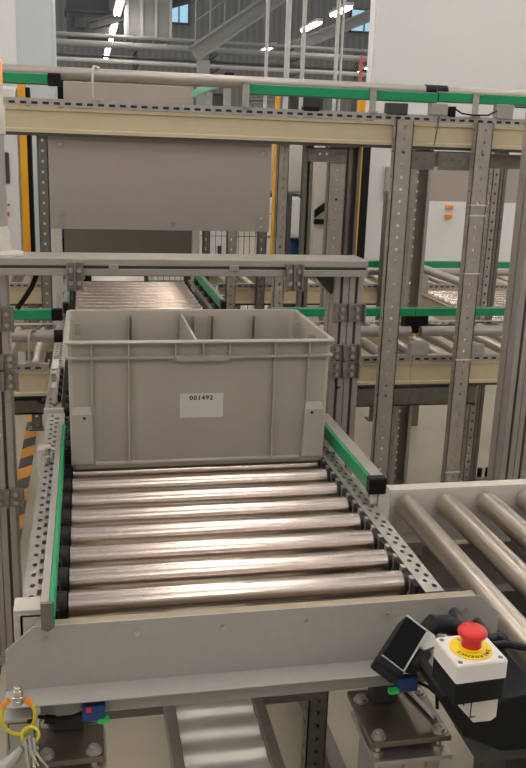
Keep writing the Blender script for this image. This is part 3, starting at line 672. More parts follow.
# end plate: upright sheet with chamfered corners, folded ledge, front lip
zt, zf = ZR+0.0, ZR-0.107
P = MB()
P.prism([(-0.091, zt), (-0.134, zt-0.038), (-0.135, zf-0.024), (-0.085, zf-0.024), (-0.085, zf-0.054), (0.60, zf-0.054), (0.60, zf-0.024), (0.684, zf-0.024), (0.684, zt-0.037), (0.646, zt)], 'y', 1.235, 1.238)
ep = P.build('end_plate', M['plate'], NC, smooth=False, bevel=0.0008)
MB().prism([(1.2352, zf), (1.191, zf), (1.190, zf-0.001), (1.190, zf-0.003), (1.2352, zf-0.003)], 'x', -0.135, 0.60).build('plate_ledge', M['plate'], NC, smooth=False, bevel=0.0008)
MB().box(-0.088, 1.2385, zt-0.055, 0.640, 1.256, zt-0.001).build('backing_strip', M['wood'], NC, smooth=False, bevel=0.001)
b = MB()
for x, z in zip((-0.072, 0.067, 0.204, 0.343, 0.483, 0.622), (0.758, 0.757, 0.756, 0.755, 0.756, 0.756)):
    b.cyl((x, 1.2315, z), (x, 1.235, z), 0.0040, n=10).cyl((x, 1.231, z), (x, 1.2317, z), 0.0022, n=6)
b.build('socket_screw', M['galv'], NC)
# cross tie that joins the side frames under the rollers
for y in (1.245, 1.75, 2.28):
    MB().box(-0.108, y+0.012, ZR-0.115, 0.587, y+0.042, ZR-0.075).build('cross_tie', M['darkgalv'], NC, smooth=False)
# blue sensors with cables under the ledge
for x, redtip in ((-0.020, True), (0.503, False)):
    s_ = MB().box(x, 1.214, ZR-0.162, x+0.036, 1.2345, ZR-0.134).build('blue_sensor', M['blue'], NC, smooth=False, bevel=0.003)
    if redtip:
        MB().box(x+0.006, 1.211, ZR-0.143, x+0.014, 1.214, ZR-0.134).build('red_indicator', M['redled'], s_, smooth=False)
        MB().box(x+0.024, 1.210, ZR-0.166, x+0.042, 1.222, ZR-0.158).build('green_indicator', M['led'], s_, smooth=False, bevel=0.002)
        MB().tube([(x, 1.225, ZR-0.152), (x-0.02, 1.222, ZR-0.157), (x-0.045, 1.22, ZR-0.154), (x-0.068, 1.222, ZR-0.149)], 0.003, n=8).cyl((x-0.058, 1.22, ZR-0.153), (x-0.042, 1.22, ZR-0.156), 0.007, n=8).build('cable', M['black'], s_)
    else:
        MB().box(x-0.016, 1.210, ZR-0.162, x+0.002, 1.222, ZR-0.154).build('green_indicator', M['led'], s_, smooth=False, bevel=0.002)
        MB().tube([(x+0.036, 1.225, ZR-0.150), (x+0.055, 1.215, ZR-0.156), (x+0.07, 1.212, ZR-0.170), (x+0.075, 1.215, ZR-0.20)], 0.003, n=8).build('cable', M['black'], s_)
# pedestals
def pedestal(x0, x1, y0, y1, zp, block, right):
    lg = MB()
    cx = (x0+x1)/2; cy_ = (y0+y1)/2
    MB().box(x0, y0, zp-0.010, x1, y1, zp).build('top_plate', M['darksteel'], NC, smooth=False, bevel=0.001)
    MB().box(x0+0.006, y0-0.004, zp-0.043, x1+0.004, y1-0.01, zp-0.034).build('lower_plate', M['galv'], NC, smooth=False, bevel=0.001)
    b = MB()
    for x in (x0+0.016, x1-0.016):
        for y in (y0+0.016, y1-0.03):
            b.cyl((x, y, zp-0.06), (x, y, zp+0.012), 0.005, n=8).cyl((x, y, zp), (x, y, zp+0.008), 0.010, n=6).cyl((x, y, zp-0.034), (x, y, zp-0.026), 0.010, n=6).cyl((x, y, zp), (x, y, zp+0.0015), 0.013, n=14)
    b.build('levelling_bolt', M['galv'], NC)
    MB().box(block[0], block[2], zp, block[1], block[3], ZR-0.112).build('spacer_block', M['darkgrey'], NC, smooth=False, bevel=0.002)
    # column: aluminium profile with grooves
    c0, c1 = x0+0.022, x1-0.012; b = MB(); d0, d1 = y0+0.012, y1-0.02
    w = (c1-c0)/5
    b.box(c0, d0+0.006, 0.006, c1, d1, zp-0.043)
    for k in (0, 2, 4): b.box(c0+k*w, d0, 0.006, c0+(k+1)*w, d0+0.006, zp-0.043)
    b.build('leg', M['alu'], NC, smooth=False, bevel=0.0012)
    MB().box(x0, y0, 0, x1, y1, 0.006).build('foot_plate', M['galv'], NC, smooth=False)
pedestal(0.442, 0.580, 1.155, 1.300, 0.57, (0.475, 0.52, 1.255, 1.285), True)
pedestal(-0.092, 0.013, 1.190, 1.315, 0.57, (-0.07, -0.02, 1.262, 1.29), False)
MB().cyl((0.548, 1.285, 0.575), (0.566, 1.20, 0.576), 0.004, n=8).build('connecting_rod', M['white'], NC)
# inner legs, brace and trays under the conveyor
post(NC, 'leg', 0.487, 0.534, 1.70, 0, ZR-0.118, m=M['darkgalv'], depth=0.045, pitch=0.035, hr=0.006)
post(NC, 'leg', -0.03, 0.017, 2.20, 0, ZR-0.118, m=M['darkgalv'], depth=0.045, pitch=0.035, hr=0.006)
post(NC, 'leg', 0.487, 0.534, 2.20, 0, ZR-0.118, m=M['darkgalv'], depth=0.045, pitch=0.035, hr=0.006)
MB().box(0.555, 1.2, 0.02, 0.595, 2.48, 0.06).build('floor_rail', M['darkgalv'], NC, smooth=False, bevel=0.002)
MB().box(0.534, 1.71, 0.0, 0.595, 1.74, 0.02).box(0.534, 2.21, 0.0, 0.595, 2.24, 0.02).build('rail_foot', M['darkgalv'], NC, smooth=False)
ct = MB()
NSEG = 60; ly = 1.0
zs = lambda y: 0.352 + 0.0045*math.sin((y-1.0)*2*PI/0.072)
vs = []; fs = []
for i in range(NSEG+1):
    y = 1.02 + 0.66*i/NSEG
    vs += [(0.165, y, zs(y)), (0.330, y, zs(y))]
for i in range(NSEG): fs.append((2*i, 2*i+1, 2*i+3, 2*i+2))
ct.add(vs, fs)
ct.build('tray_sheet', M['tray'], NC)
MB().box(0.330, 1.02, 0.345, 0.352, 1.68, 0.372).box(0.142, 1.02, 0.335, 0.165, 1.68, 0.368).build('tray_rim', M['darkgalv'], NC, smooth=False, bevel=0.002)
MB().box(-0.05, 1.62, 0.325, 0.50, 1.65, 0.344).box(0.13, 1.10, 0.325, 0.36, 1.13, 0.344).build('tray_support', M['darkgalv'], NC, smooth=False)
for x in (0.145, 0.325): MB().box(x, 1.11, 0, x+0.02, 1.13, 0.325).build('tray_leg', M['darkgalv'], NC, smooth=False)
MB().tube([(0.395, 1.71, 0.60), (0.405, 1.71, 0.585), (0.43, 1.71, 0.583), (0.455, 1.71, 0.59), (0.46, 1.71, 0.66)], 0.005, n=8).build('hook', M['galv'], NC)

# far section of the main line
FC = thing('through_conveyor', (0.235, 3.6, 0), 'main conveyor continuing away behind the container under the aluminium beam', 'conveyor')
row_of_rollers('x', 0.585, 0.018, M['roller'], [(0.237, 2.44+k*0.0865, ZR-0.018) for k in range(28)], FC, ends=(0.012, 0.010, 0.0195, 0.0165))
perf_frame(FC, 'l', 2.40, 4.85, -0.122, -0.077, ZR-0.002)
perf_frame(FC, 'r', 2.40, 4.85, 0.598, 0.555, ZR-0.002)
MB().box(-0.124, 2.385, ZR-0.075, -0.07, 2.40, ZR+0.002).build('end_flange', M['lightplate'], FC, smooth=False, bevel=0.001)
guard(FC, 0.580, 0.594, 3.70, 4.80, ZR+0.075, 0.04, -1, cap_len=0.05)
MB().box(-0.104, 2.44, ZR+0.0, -0.090, 2.60, ZR+0.05).box(-0.108, 2.60, ZR, -0.090, 2.74, ZR+0.065).build('chain_guard', M['lightplate'], FC, smooth=False, bevel=0.002)
guard(FC, -0.098, -0.084, 3.66, 4.80, ZR+0.075, 0.04, 1, cap_len=0.04)
for x, ys in ((-0.105, (2.50, 2.72, 3.72, 3.95, 4.3, 4.6)), (0.594, (3.85, 4.15, 4.5))):
    for y in ys: MB().box(x, y, ZR-0.002, x+0.014, y+0.035, ZR+0.075).box(x-0.006, y, ZR-0.001, x+0.02, y+0.035, ZR+0.003).build('guard_post', M['galv'], FC, smooth=False)
b = MB()
for k in range(6):
    for x, dx in ((-0.094, 0.02), (0.572, 0.02)):
        y = 3.72+k*0.18; b.box(x, y, ZR, x+dx, y+0.05, ZR+0.03)
        b.cyl((x+0.01, y+0.08, ZR), (x+0.01, y+0.08, ZR+0.028), 0.010, n=8)
b.build('roller_bearing', M['rubber'], FC, smooth=False)
b = MB()
for k in range(5): b.box(-0.088, 2.47+k*0.075, ZR-0.002, -0.078, 2.50+k*0.075, ZR+0.018)
b.build('chain_guide', M['rubber'], FC, smooth=False)
for x in (-0.118, 0.556):
    for y in (2.55, 3.75, 4.7): MB().perf((x+0.04, y, 0), (0,0,1), (-1,0,0), ZR-0.117, [(0, 0.014, None), (0.014, 0.026, (0.05, 0.04, 0.005, 0.005, True)), (0.026, 0.04, None)], t=0.003).box(x, y+0.003, 0, x+0.003, y+0.04, ZR-0.117).box(x, y-0.02, 0, x+0.04, y+0.05, 0.006).build('leg', M['darkgalv'], FC, smooth=False)
MB().box(-0.115, 2.41, ZR-0.0795, 0.59, 4.83, ZR-0.076).build('shade_sheet', M['darkgrey'], FC, smooth=False)  # dark sheet added to stand for the shade between the rollers
for y in (2.6, 3.8, 4.72): MB().box(-0.118, y, ZR-0.114, 0.594, y+0.03, ZR-0.08).build('cross_tie', M['darkgalv'], FC, smooth=False)
# hood at the end of the line
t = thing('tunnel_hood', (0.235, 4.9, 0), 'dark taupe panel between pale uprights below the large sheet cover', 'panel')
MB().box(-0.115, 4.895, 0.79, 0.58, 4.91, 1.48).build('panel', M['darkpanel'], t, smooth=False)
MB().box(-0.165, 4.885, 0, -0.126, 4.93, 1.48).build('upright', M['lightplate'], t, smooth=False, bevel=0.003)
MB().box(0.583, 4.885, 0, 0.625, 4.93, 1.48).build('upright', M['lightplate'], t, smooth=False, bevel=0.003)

# ------------------------------------------------------------------ right-hand conveyor with rollers running to the viewer
RC = thing('side_roller_conveyor', (1.2, 1.4, 0), 'side roller conveyor with thick smooth rollers pointing to the viewer', 'conveyor')
rz = ZR-0.065
row_of_rollers('y', 0.88, 0.0265, M['roller_y'], [(0.737+0.104*k, 1.39, rz-0.0265) for k in range(9)], RC, ends=(0.008, 0.008, 0.012, 0.012))
MB().box(0.700, 1.838, rz-0.13, 1.72, 1.842, rz+0.006).box(0.700, 1.838, rz+0.006, 1.72, 1.872, rz+0.010).box(0.700, 1.868, rz-0.1, 1.72, 1.872, rz+0.006).build('side_frame', M['lightplate'], RC, smooth=False, bevel=0.001)
MB().box(0.700, 0.93, rz-0.13, 1.72, 0.934, rz+0.018).box(0.700, 0.90, rz+0.018, 1.72, 0.934, rz+0.022).build('side_frame', M['lightplate'], RC, smooth=False, bevel=0.001)
MB().box(0.700, 1.50, rz-0.135, 1.72, 1.53, rz-0.085).box(0.700, 1.10, rz-0.135, 1.72, 1.13, rz-0.085).build('cross_bar', M['darkgalv'], RC, smooth=False)
b = MB()
for k in range(3): b.prism([(0.775+0.104*k, rz-0.085), (0.80+0.104*k, rz-0.085), (0.78+0.104*k, rz-0.062)], 'y', 1.50, 1.53)
b.build('support_tab', M['galv'], RC, smooth=False)
MB().box(0.690, 1.0, rz-0.30, 1.72, 1.835, rz-0.1355).build('drive_cover', M['drive'], RC, smooth=False, bevel=0.01)
for x in (0.72, 1.62):
    for y in (0.95, 1.78): MB().box(x, y, 0, x+0.05, y+0.05, rz-0.10).box(x-0.02, y-0.02, 0, x+0.07, y+0.07, 0.008).build('leg', M['alu'], RC, smooth=False, bevel=0.002)

# ------------------------------------------------------------------ aluminium portal frame
def extrusion(parent, name, x0, y0, z0, x1, y1, z1, axis, grooves=1, bevel=0.0015):
    """slotted profile: core box with lands on the -Y face (and the top face for a beam)"""
    b = MB(); g = 0.008; dpt = 0.007
    if axis == 'z':
        w = x1-x0; lands = []; n = grooves; cell = w/n
        b.box(x0+dpt, y0+dpt, z0, x1-dpt, y1-dpt, z1)
        for k in range(n):
            a = x0+k*cell; m = a+cell/2
            for yy0, yy1 in ((y0, y0+dpt), (y1-dpt, y1)):
                b.box(a+0.0008, yy0, z0, m-g/2, yy1, z1); b.box(m+g/2, yy0, z0, a+cell-0.0008, yy1, z1)
        d = y1-y0; c = (y0+y1)/2
        for xx0, xx1 in ((x0, x0+dpt), (x1-dpt, x1)):
            b.box(xx0, y0+dpt, z0, xx1, c-g/2, z1); b.box(xx0, c+g/2, z0, xx1, y1-dpt, z1)
    else:
        h = z1-z0; zc = (z0+z1)/2
        b.box(x0, y0+dpt, z0+dpt, x1, y1-dpt, z1)
        for za, zb in ((z0, zc-g/2), (zc+g/2, z1)):
            b.box(x0, y0, za, x1, y0+dpt, zb); b.box(x0, y1-dpt, za, x1, y1, zb)
        b.box(x0, y0+dpt, z0, x1, y1-dpt, z0+dpt)
    o = b.build(name, M['alu'], parent, smooth=False, bevel=bevel)
    q = MB()
    if axis == 'z':
        for k in range(grooves):
            m = x0+(k+0.5)*(x1-x0)/grooves; q.box(m-g/2+0.0003, y0+0.0045, z0+0.001, m+g/2-0.0003, y0+dpt, z1-0.001)
    else: q.box(x0+0.001, y0+0.0045, zc-g/2+0.0003, x1-0.001, y0+dpt, zc+g/2-0.0003)
    q.build('slot_shade', M['darkgrey'], parent, smooth=False)  # dark strips added so the grooves read as shaded
    return o
PF = thing('portal_frame', (0.25, 2.44, 0), 'aluminium profile portal frame bridging the conveyor behind the container', 'frame')
extrusion(PF, 'beam', -0.47, 2.355, 1.159, 0.778, 2.495, 1.204, 'x')
extrusion(PF, 'post', -0.300, 2.405, 0, -0.210, 2.495, 1.159, 'z', grooves=2)
extrusion(PF, 'post', 0.698, 2.405, 0, 0.788, 2.495, 1.159, 'z', grooves=2)
MB().box(-0.33, 2.37, 0, -0.16, 2.53, 0.01).box(0.66, 2.37, 0, 0.83, 2.53, 0.01).build('foot_plate', M['galv'], PF, smooth=False)
MB().box(0.774, 2.354, 1.158, 0.7795, 2.497, 1.205).build('end_cap', M['alu'], PF, smooth=False)
def cast_bracket(x0, x1, z0, z1, yf, name='corner_bracket', th=0.022):
    b = MB().box(x0, yf-0.005, z0, x1, yf, z1)
    w = x1-x0; h = z1-z0
    b.box(x0, yf-th, z0, x0+0.006, yf-0.005, z1).box(x1-0.006, yf-th, z0, x1, yf-0.005, z1)
    b.prism([(x0+w*0.46, z0), (x0+w*0.54, z0), (x0+w*0.58, z1), (x0+w*0.42, z1)], 'y', yf-th*0.8, yf-0.005)
    o = b.build(name, M['bracket'], PF, smooth=False, bevel=0.0012)
    c = MB()
    for fx in (0.25, 0.75):
        for fz in (0.28, 0.72):
            x, z = x0+w*fx, z0+h*fz
            c.cyl((x, yf-0.016, z), (x, yf-0.005, z), 0.0062, n=12).cyl((x, yf-0.017, z), (x, yf-0.0155, z), 0.0036, n=6)
    c.build('bolt', M['galv'], o)
for x0, x1, z0, z1 in ((0.700, 0.792, 1.021, 1.075), (0.690, 0.785, 0.907, 0.955), (0.692, 0.785, 0.852, 0.903), (-0.268, -0.194, 1.00, 1.068), (-0.272, -0.188, 0.895, 0.938), (-0.272, -0.188, 0.835, 0.890), (-0.278, -0.186, 0.490, 0.545)):
    cast_bracket(x0, x1, z0, z1, 2.404)
for x0, x1 in ((-0.052, -0.008), (0.540, 0.590)):
    cast_bracket(x0, x1, 1.120, 1.196, 2.354, 'hinge_bracket', th=0.02)
for x in (0.058, 0.383): MB().box(x, 2.350, 1.174, x+0.026, 2.356, 1.190).build('slot_nut', M['alu'], PF, smooth=False, bevel=0.001)
MB().prism([(0.64, 1.159), (0.70, 1.159), (0.70, 1.10), (0.693, 1.10)], 'y', 2.42, 2.45).build('gusset', M['darkgrey'], PF, smooth=False)
MB().tube([(0.712, 2.39, 0.852), (0.714, 2.385, 0.835), (0.72, 2.385, 0.825), (0.728, 2.39, 0.828)], 0.0025, n=6).build('cable_tie', M['black'], PF)
MB().tube([(-0.13, 2.42, 1.157), (-0.145, 2.41, 1.12), (-0.165, 2.405, 1.09), (-0.185, 2.40, 1.062)], 0.007, n=8).build('cable', M['black'], PF)
# far right aluminium post, out past the edge of the picture
t = thing('aluminium_post', (1.30, 2.44, 0), 'tall free-standing slotted aluminium post behind the side roller conveyor', 'post')
extrusion(t, 'profile', 1.278, 2.40, 0.008, 1.368, 2.49, 2.2, 'z', grooves=2)
MB().box(1.25, 2.375, 0, 1.395, 2.515, 0.008).build('foot_plate', M['galv'], t, smooth=False)
MB().box(1.278, 2.40, 2.20, 1.368, 2.49, 2.206).build('end_cap', M['black'], t, smooth=False)
# signal tower on the beam
t = thing('signal_tower', (-0.234, 2.435, 1.204), 'grey signal light stand on the left end of the aluminium beam', 'signal light')
MB().lathe((-0.234, 2.435, 1.204), [(0.070, 0), (0.070, 0.006), (0.045, 0.010), (0.040, 0.013), (0.036, 0.055), (0.030, 0.075)], n=28).build('base', M['lightplate'], t)
MB().lathe((-0.234, 2.435, 1.204), [(0.031, 0.0752), (0.031, 0.30), (0.032, 0.31)], n=24).build('pole', M['plate'], t)
MB().lathe((-0.234, 2.435, 1.204), [(0.036, 0.311), (0.036, 0.38), (0.033, 0.385), (0.033, 0.434)], n=24).build('collar', M['lightplate'], t)
MB().lathe((-0.234, 2.435, 1.204), [(0.033, 0.435), (0.033, 0.49), (0.02, 0.50)], n=24).build('beacon', M['beacon'], t)

# ------------------------------------------------------------------ the grey container
def rrect(x0, y0, x1, y1, r, z, n=5):
    pts = []
    for cx, cy, a0 in ((x1-r, y1-r, 0), (x0+r, y1-r, PI/2), (x0+r, y0+r, PI), (x1-r, y0+r, 1.5*PI)):
        for i in range(n+1):
            a = a0 + PI/2*i/n; pts.append((cx+r*math.cos(a), cy+r*math.sin(a), z))
    return pts
bx0, bx1, by0, by1, bz0, bz1 = -0.051, 0.559, 1.890, 2.285, ZR+0.0006, 1.081
SC = thing('storage_container', ((bx0+bx1)/2, (by0+by1)/2, bz0), 'large grey plastic storage container with white number label on the rollers', 'container')
i0 = 0.007; i1 = 0.009; j0 = 0.0147; j1 = 0.0147
def sec(ins, z, r, inner=0.0):
    iy = (0.0147 + inner if ins < 0.0132 or inner else 0.019) if ins > 0.0055 else ins      # front and back walls stand further in than the ends
    return rrect(bx0+ins, by0+iy, bx1-ins, by1-iy, r, z)
B = MB()
wt = 0.0035
B.loft([sec(i1+0.005, bz0, 0.010), sec(i1, bz0+0.008, 0.012), sec(i0, bz1-0.040, 0.012), sec(0.001, bz1-0.040, 0.016), sec(0.0, bz1-0.036, 0.016), sec(0.005, bz1-0.034, 0.014), sec(i0-0.001, bz1-0.034, 0.012),
        sec(i0-0.001, bz1-0.006, 0.012), sec(-0.001, bz1-0.005, 0.016), sec(-0.002, bz1-0.002, 0.016), sec(0.0, bz1, 0.015), sec(i0+wt-0.001, bz1, 0.012, wt-0.001), sec(i0+wt, bz1-0.003, 0.012, wt),
        sec(i1+wt, bz0+0.016, 0.02, wt)], cap0=True, cap1=True)
B.build('body', M['box'], SC, angle=30)
# ribs on the front, between the two rim ledges and down the wall
R_ = MB()
yw = by0+j0
def wall_y(z): return by0 + j1 + (j0-j1)*(z-bz0-0.012)/(bz1-0.040-bz0-0.012)
for x in (0.007, 0.088, 0.191, 0.254, 0.314, 0.419, 0.499):
    R_.box(x-0.0018, by0+0.001, bz1-0.036, x+0.0018, yw, bz1-0.004)
for x, zlow in ((0.007, 0.935), (0.088, bz0+0.014), (0.419, bz0+0.014), (0.499, 0.935)):
    R_.prism([(by0+0.003, bz1-0.038), (yw+0.002, bz1-0.038), (wall_y(zlow)+0.004, zlow), (wall_y(zlow)-0.009, zlow)], 'x', x-0.0018, x+0.0018)
# bottom border
R_.prism([(wall_y(bz0+0.02)-0.0055, bz0+0.012), (wall_y(bz0+0.02)-0.0055, bz0+0.017), (wall_y(bz0+0.02)+0.003, bz0+0.020), (wall_y(bz0+0.02)+0.003, bz0+0.012)], 'x', 0.012, 0.488)
R_.build('rib', M['box'], SC, smooth=False, bevel=0.0006)
# corner blocks with a hole
for xa, xb in ((-0.039, 0.006), (0.496, 0.540)):
    zt_ = 0.930
    q = MB(); yF0, yF1 = wall_y(0.80)-0.008, wall_y(0.93)-0.008
    n_in = xb if xa < 0.2 else xa
    q.loft([[(xa-0.003, yF0, bz0+0.016), (xb+0.003, yF0, bz0+0.016), (xb+0.003, yF0+0.02, bz0+0.016), (xa-0.003, yF0+0.02, bz0+0.016)],
            [(xa, yF1, zt_-0.016), (xb, yF1, zt_-0.016), (xb, yF1+0.02, zt_-0.016), (xa, yF1+0.02, zt_-0.016)],
            [(xa+0.004, yF1+0.007, zt_), (xb-0.004, yF1+0.007, zt_), (xb-0.004, yF1+0.02, zt_), (xa+0.004, yF1+0.02, zt_)]])
    o = q.build('corner_block', M['box'], SC, smooth=False, bevel=0.001)
    hx = xa+0.028 if xa < 0.2 else xb-0.027
    MB().cyl((hx, yF1-0.0005, zt_-0.024), (hx, yF1+0.004, zt_-0.024), 0.0035, n=12).build('hole', M['ink'], o)
# grip: scalloped apron under the lower ledge
pts = [(0.191, bz1-0.037)]
W = 0.314-0.191
for k in range(25):
    a = k/24; pts.append((0.191+W*a, bz1-0.041-0.0045*abs(math.sin(a*PI*3))**0.7 - 0.0015))
pts.append((0.314, bz1-0.037))
MB().prism(pts[::-1], 'y', by0+0.0005, by0+0.006).build('grip', M['box'], SC, smooth=False)
# inner wall ridges and the partition
I_ = MB()
for x in (0.105, 0.114, 0.265, 0.277, 0.318, 0.328, 0.43, 0.44):
    I_.box(x-0.0012, by1-0.034, bz0+0.03, x+0.0012, by1-0.0175, bz1-0.012)
for y in (2.0, 2.012, 2.16, 2.172):
    I_.box(bx0+0.0185, y-0.0012, bz0+0.03, bx0+0.034, y+0.0012, bz1-0.012); I_.box(bx1-0.034, y-0.0012, bz0+0.03, bx1-0.0185, y+0.0012, bz1-0.012)
I_.build('inner_ridge', M['box'], SC, smooth=False)
MB().prism([(by0+0.0185, bz1-0.006), (by1-0.0185, bz1-0.006), (by1-0.029, bz0+0.02), (by0+0.029, bz0+0.02)], 'x', 0.239, 0.245).build('partition', M['box'], SC, smooth=False, bevel=0.001)
# label with number
zl0, zl1 = 0.899, 0.956
def wy(z): return wall_y(z) - 0.0012
def on_wall(x, z, off): 
    return (x, wall_y(z)-off, z)
lb = MB(); lx0, lx1 = 0.203, 0.303
lb.add([on_wall(lx0, zl0, 0.0008), on_wall(lx1, zl0, 0.0008), on_wall(lx1, zl1, 0.0008), on_wall(lx0, zl1, 0.0008), on_wall(lx0, zl0, 0.0), on_wall(lx1, zl0, 0.0), on_wall(lx1, zl1, 0.0), on_wall(lx0, zl1, 0.0)],
       [(0,1,2,3), (7,6,5,4), (0,4,5,1), (1,5,6,2), (2,6,7,3), (3,7,4,0)])
lab = lb.build('number_label', M['paper'], SC, smooth=False); lab['label'] = 'white paper label printed 001492'
tv, tf = text_verts('001492', 0.0165, 1.12)
nb = MB(); nb.add([on_wall(0.252+v.x, zl1-0.0105+v.y*0.85, 0.0011) for v in tv], tf); nb.build('printed_number', M['ink'], lab, smooth=False)

# ------------------------------------------------------------------ emergency stop box
def rotz(p, c, a): 
    x, y = p[0]-c[0], p[1]-c[1]; return (c[0]+x*math.cos(a)-y*math.sin(a), c[1]+x*math.sin(a)+y*math.cos(a), p[2])
ang = math.radians(3.5)
ec = (0.513, 0.992); ez = 0.86
ES = thing('emergency_stop_box', (ec[0], ec[1], 0.775), 'white and black control box with red emergency stop button', 'button box')
def rbox(w, d, z0, z1, r, n=4):
    lo = rrect(ec[0]-w/2, ec[1]-d/2, ec[0]+w/2, ec[1]+d/2, r, 0, n)
    def L(z, s=1.0): return [rotz((ec[0]+(p[0]-ec[0])*s, ec[1]+(p[1]-ec[1])*s, z), ec, ang) for p in lo]
    return [L(z0), L(z1-0.0025), L(z1, 0.965)]
ew, ed = 0.0765, 0.0725
ez1 = 0.840; ezm = 0.8125; ez0 = 0.7795
MB().loft(rbox(ew, ed, ezm, ez1, 0.0035)).build('lid', M['white'], ES, angle=25)
MB().loft(rbox(ew-0.001, ed-0.001, ez0, ezm-0.0005, 0.0035)).build('base', M['black'], ES, angle=25)
b = MB()
for sx in (-1, 1):
    for sy in (-1, 1):
        p = rotz((ec[0]+sx*(ew/2-0.008), ec[1]+sy*(ed/2-0.008), ez1), ec, ang)
        b.cyl((p[0], p[1], ez1-0.001), (p[0], p[1], ez1+0.0006), 0.0034, n=12)
b.build('lid_screw', M['darkgalv'], ES)
dc = MB().lathe((ec[0], ec[1], ez1), [(0.0295, 0.0002), (0.0295, 0.0012), (0.0285, 0.0016)], n=40).build('warning_disc', M['yellow'], ES)
# EMERGENCY on the near arc reads from the far side, STOP on the far arc
tx = MB()
def arc_text(s, mid, step, rad, size):
    for i, ch in enumerate(s):
        a = mid + (i-(len(s)-1)/2)*(-step)      # clockwise seen from above
        vs, fs = text_verts(ch, size)
        ca, sa = math.cos(a), math.sin(a)
        cx, cy = ec[0]+rad*ca, ec[1]+rad*sa
        # letter up points away from the centre, letter right runs clockwise
        tx.add([(cx + v.x*sa + v.y*ca, cy - v.x*ca + v.y*sa, ez1+0.0018) for v in vs], fs)
arc_text('EMERGENCY', -PI/2-0.06, 0.285, 0.0232, 0.0082)
arc_text('STOP', PI/2, 0.27, 0.0228, 0.0072)
tx.build('disc_lettering', M['ink'], dc, smooth=False)
MB().lathe((ec[0], ec[1], ez1), [(0.0165, 0.0016), (0.0165, 0.005), (0.015, 0.0056)], n=28).build('collar', M['yellow'], ES)
MB().lathe((ec[0], ec[1], ez1), [(0.0140, 0.0057), (0.0135, 0.0165), (0.0140, 0.0215), (0.0195, 0.0225), (0.0205, 0.0245), (0.0203, 0.0275), (0.0185, 0.0305), (0.0145, 0.0325), (0.008, 0.0333), (0.002, 0.0335)], n=36).build('mushroom_button', M['red'], ES, angle=50)
# bracket under the box, folded from pale sheet
BR = thing('sheet_bracket', (0.545, 1.03, 0.73), 'pale folded sheet bracket under the emergency stop box', 'bracket')
MB().prism([(0.480, 0.7785), (0.556, 0.7785), (0.556, 0.736), (0.548, 0.730), (0.522, 0.730)], 'y', 0.978, 0.981).build('front_flange', M['lightplate'], BR, smooth=False, bevel=0.0008)
MB().box(0.480, 0.962, 0.7765, 0.548, 1.03, 0.7792).build('top_flange', M['lightplate'], BR, smooth=False)
MB().box(0.552, 0.981, 0.736, 0.556, 1.06, 0.7785).box(0.552, 1.06, 0.736, 0.556, 1.19, 0.756).box(0.52, 1.186, 0.70, 0.556, 1.1895, 0.756).build('side_flange', M['lightplate'], BR, smooth=False)
MB().box(0.5150, 0.9775, 0.733, 0.5165, 0.978, 0.777).box(0.516, 0.9775, 0.739, 0.524, 0.978, 0.7405).box(0.503, 0.9772, 0.760, 0.505, 0.978, 0.767).build('seam_line', M['ink'], BR, smooth=False)

# ------------------------------------------------------------------ code reader
CR = thing('code_reader', (0.462, 1.115, 0.755), 'black code reader with dark glass window and silver edge', 'scanner')
C0 = Vector((0.4623, 1.105, 0.7842))
u = Vector((-0.04836, -0.040, -0.03563)).normalized(); n = Vector((0.03767, -0.68967, 0.72315)); n = (n - u*n.dot(u)).normalized(); v = n.cross(u)
if v.x < 0: v = -v
def L3(a, b, c): return C0 + u*a + v*b + n*c
def slab(quad, c0, c1):
    lo = [L3(a, b, c0) for a, b in quad]; hi = [L3(a, b, c1) for a, b in quad]
    k = len(quad); s = MB(); s.add(lo+hi, [tuple(range(k-1, -1, -1)), tuple(range(k, 2*k))] + [(i, (i+1) % k, k+(i+1) % k, k+i) for i in range(k)])
    bm = bmesh.new(); me = bpy.data.meshes.new('tmp'); me.from_pydata([tuple(x) for x in s.v], [], s.f); bm.from_mesh(me); bmesh.ops.recalc_face_normals(bm, faces=bm.faces)
    s2 = MB(); bm.verts.ensure_lookup_table(); s2.add([vv.co.copy() for vv in bm.verts], [tuple(x.index for x in ff.verts) for ff in bm.faces]); bm.free(); bpy.data.meshes.remove(me); return s2
slab([(-0.040, -0.019), (0.050, -0.021), (0.050, 0.022), (-0.040, 0.022)], -0.042, -0.002).build('body', M['black'], CR, bevel=0.004, seg=3)
slab([(-0.0375, -0.0180), (0.0365, -0.0180), (0.0365, 0.0190), (-0.0375, 0.0190)], -0.0045, 0.0).build('window', M['gloss'], CR, smooth=False, bevel=0.0015)
fr = slab([(-0.038, 0.0185), (0.0385, 0.0185), (0.0385, 0.0215), (-0.038, 0.0215)], -0.006, 0.0008)
f2 = slab([(0.0368, -0.0195), (0.0388, -0.0195), (0.0388, 0.0190), (0.0368, 0.0190)], -0.006, 0.0006)
fr.add(f2.v, f2.f); fr.build('silver_frame', M['silver'], CR, smooth=False, bevel=0.0006)
slab([(-0.044, -0.018), (-0.0405, -0.020), (-0.012, 0.0225), (-0.012, 0.032), (-0.030, 0.044), (-0.044, 0.034)], -0.034, -0.006).build('silver_shoulder', M['silver'], CR, bevel=0.004, seg=3)
slab([(-0.028, 0.0225), (0.020, 0.0225), (0.014, 0.044), (-0.018, 0.046)], -0.050, -0.010).build('rear_housing', M['black'], CR, bevel=0.004, seg=3)
MB().tube([(0.497, 1.135, 0.770), (0.525, 1.145, 0.788), (0.548, 1.150, 0.782), (0.575, 1.150, 0.768), (0.60, 1.152, 0.752)], [0.014, 0.016, 0.015, 0.013, 0.010], n=12).build('mount_arm', M['black'], CR)
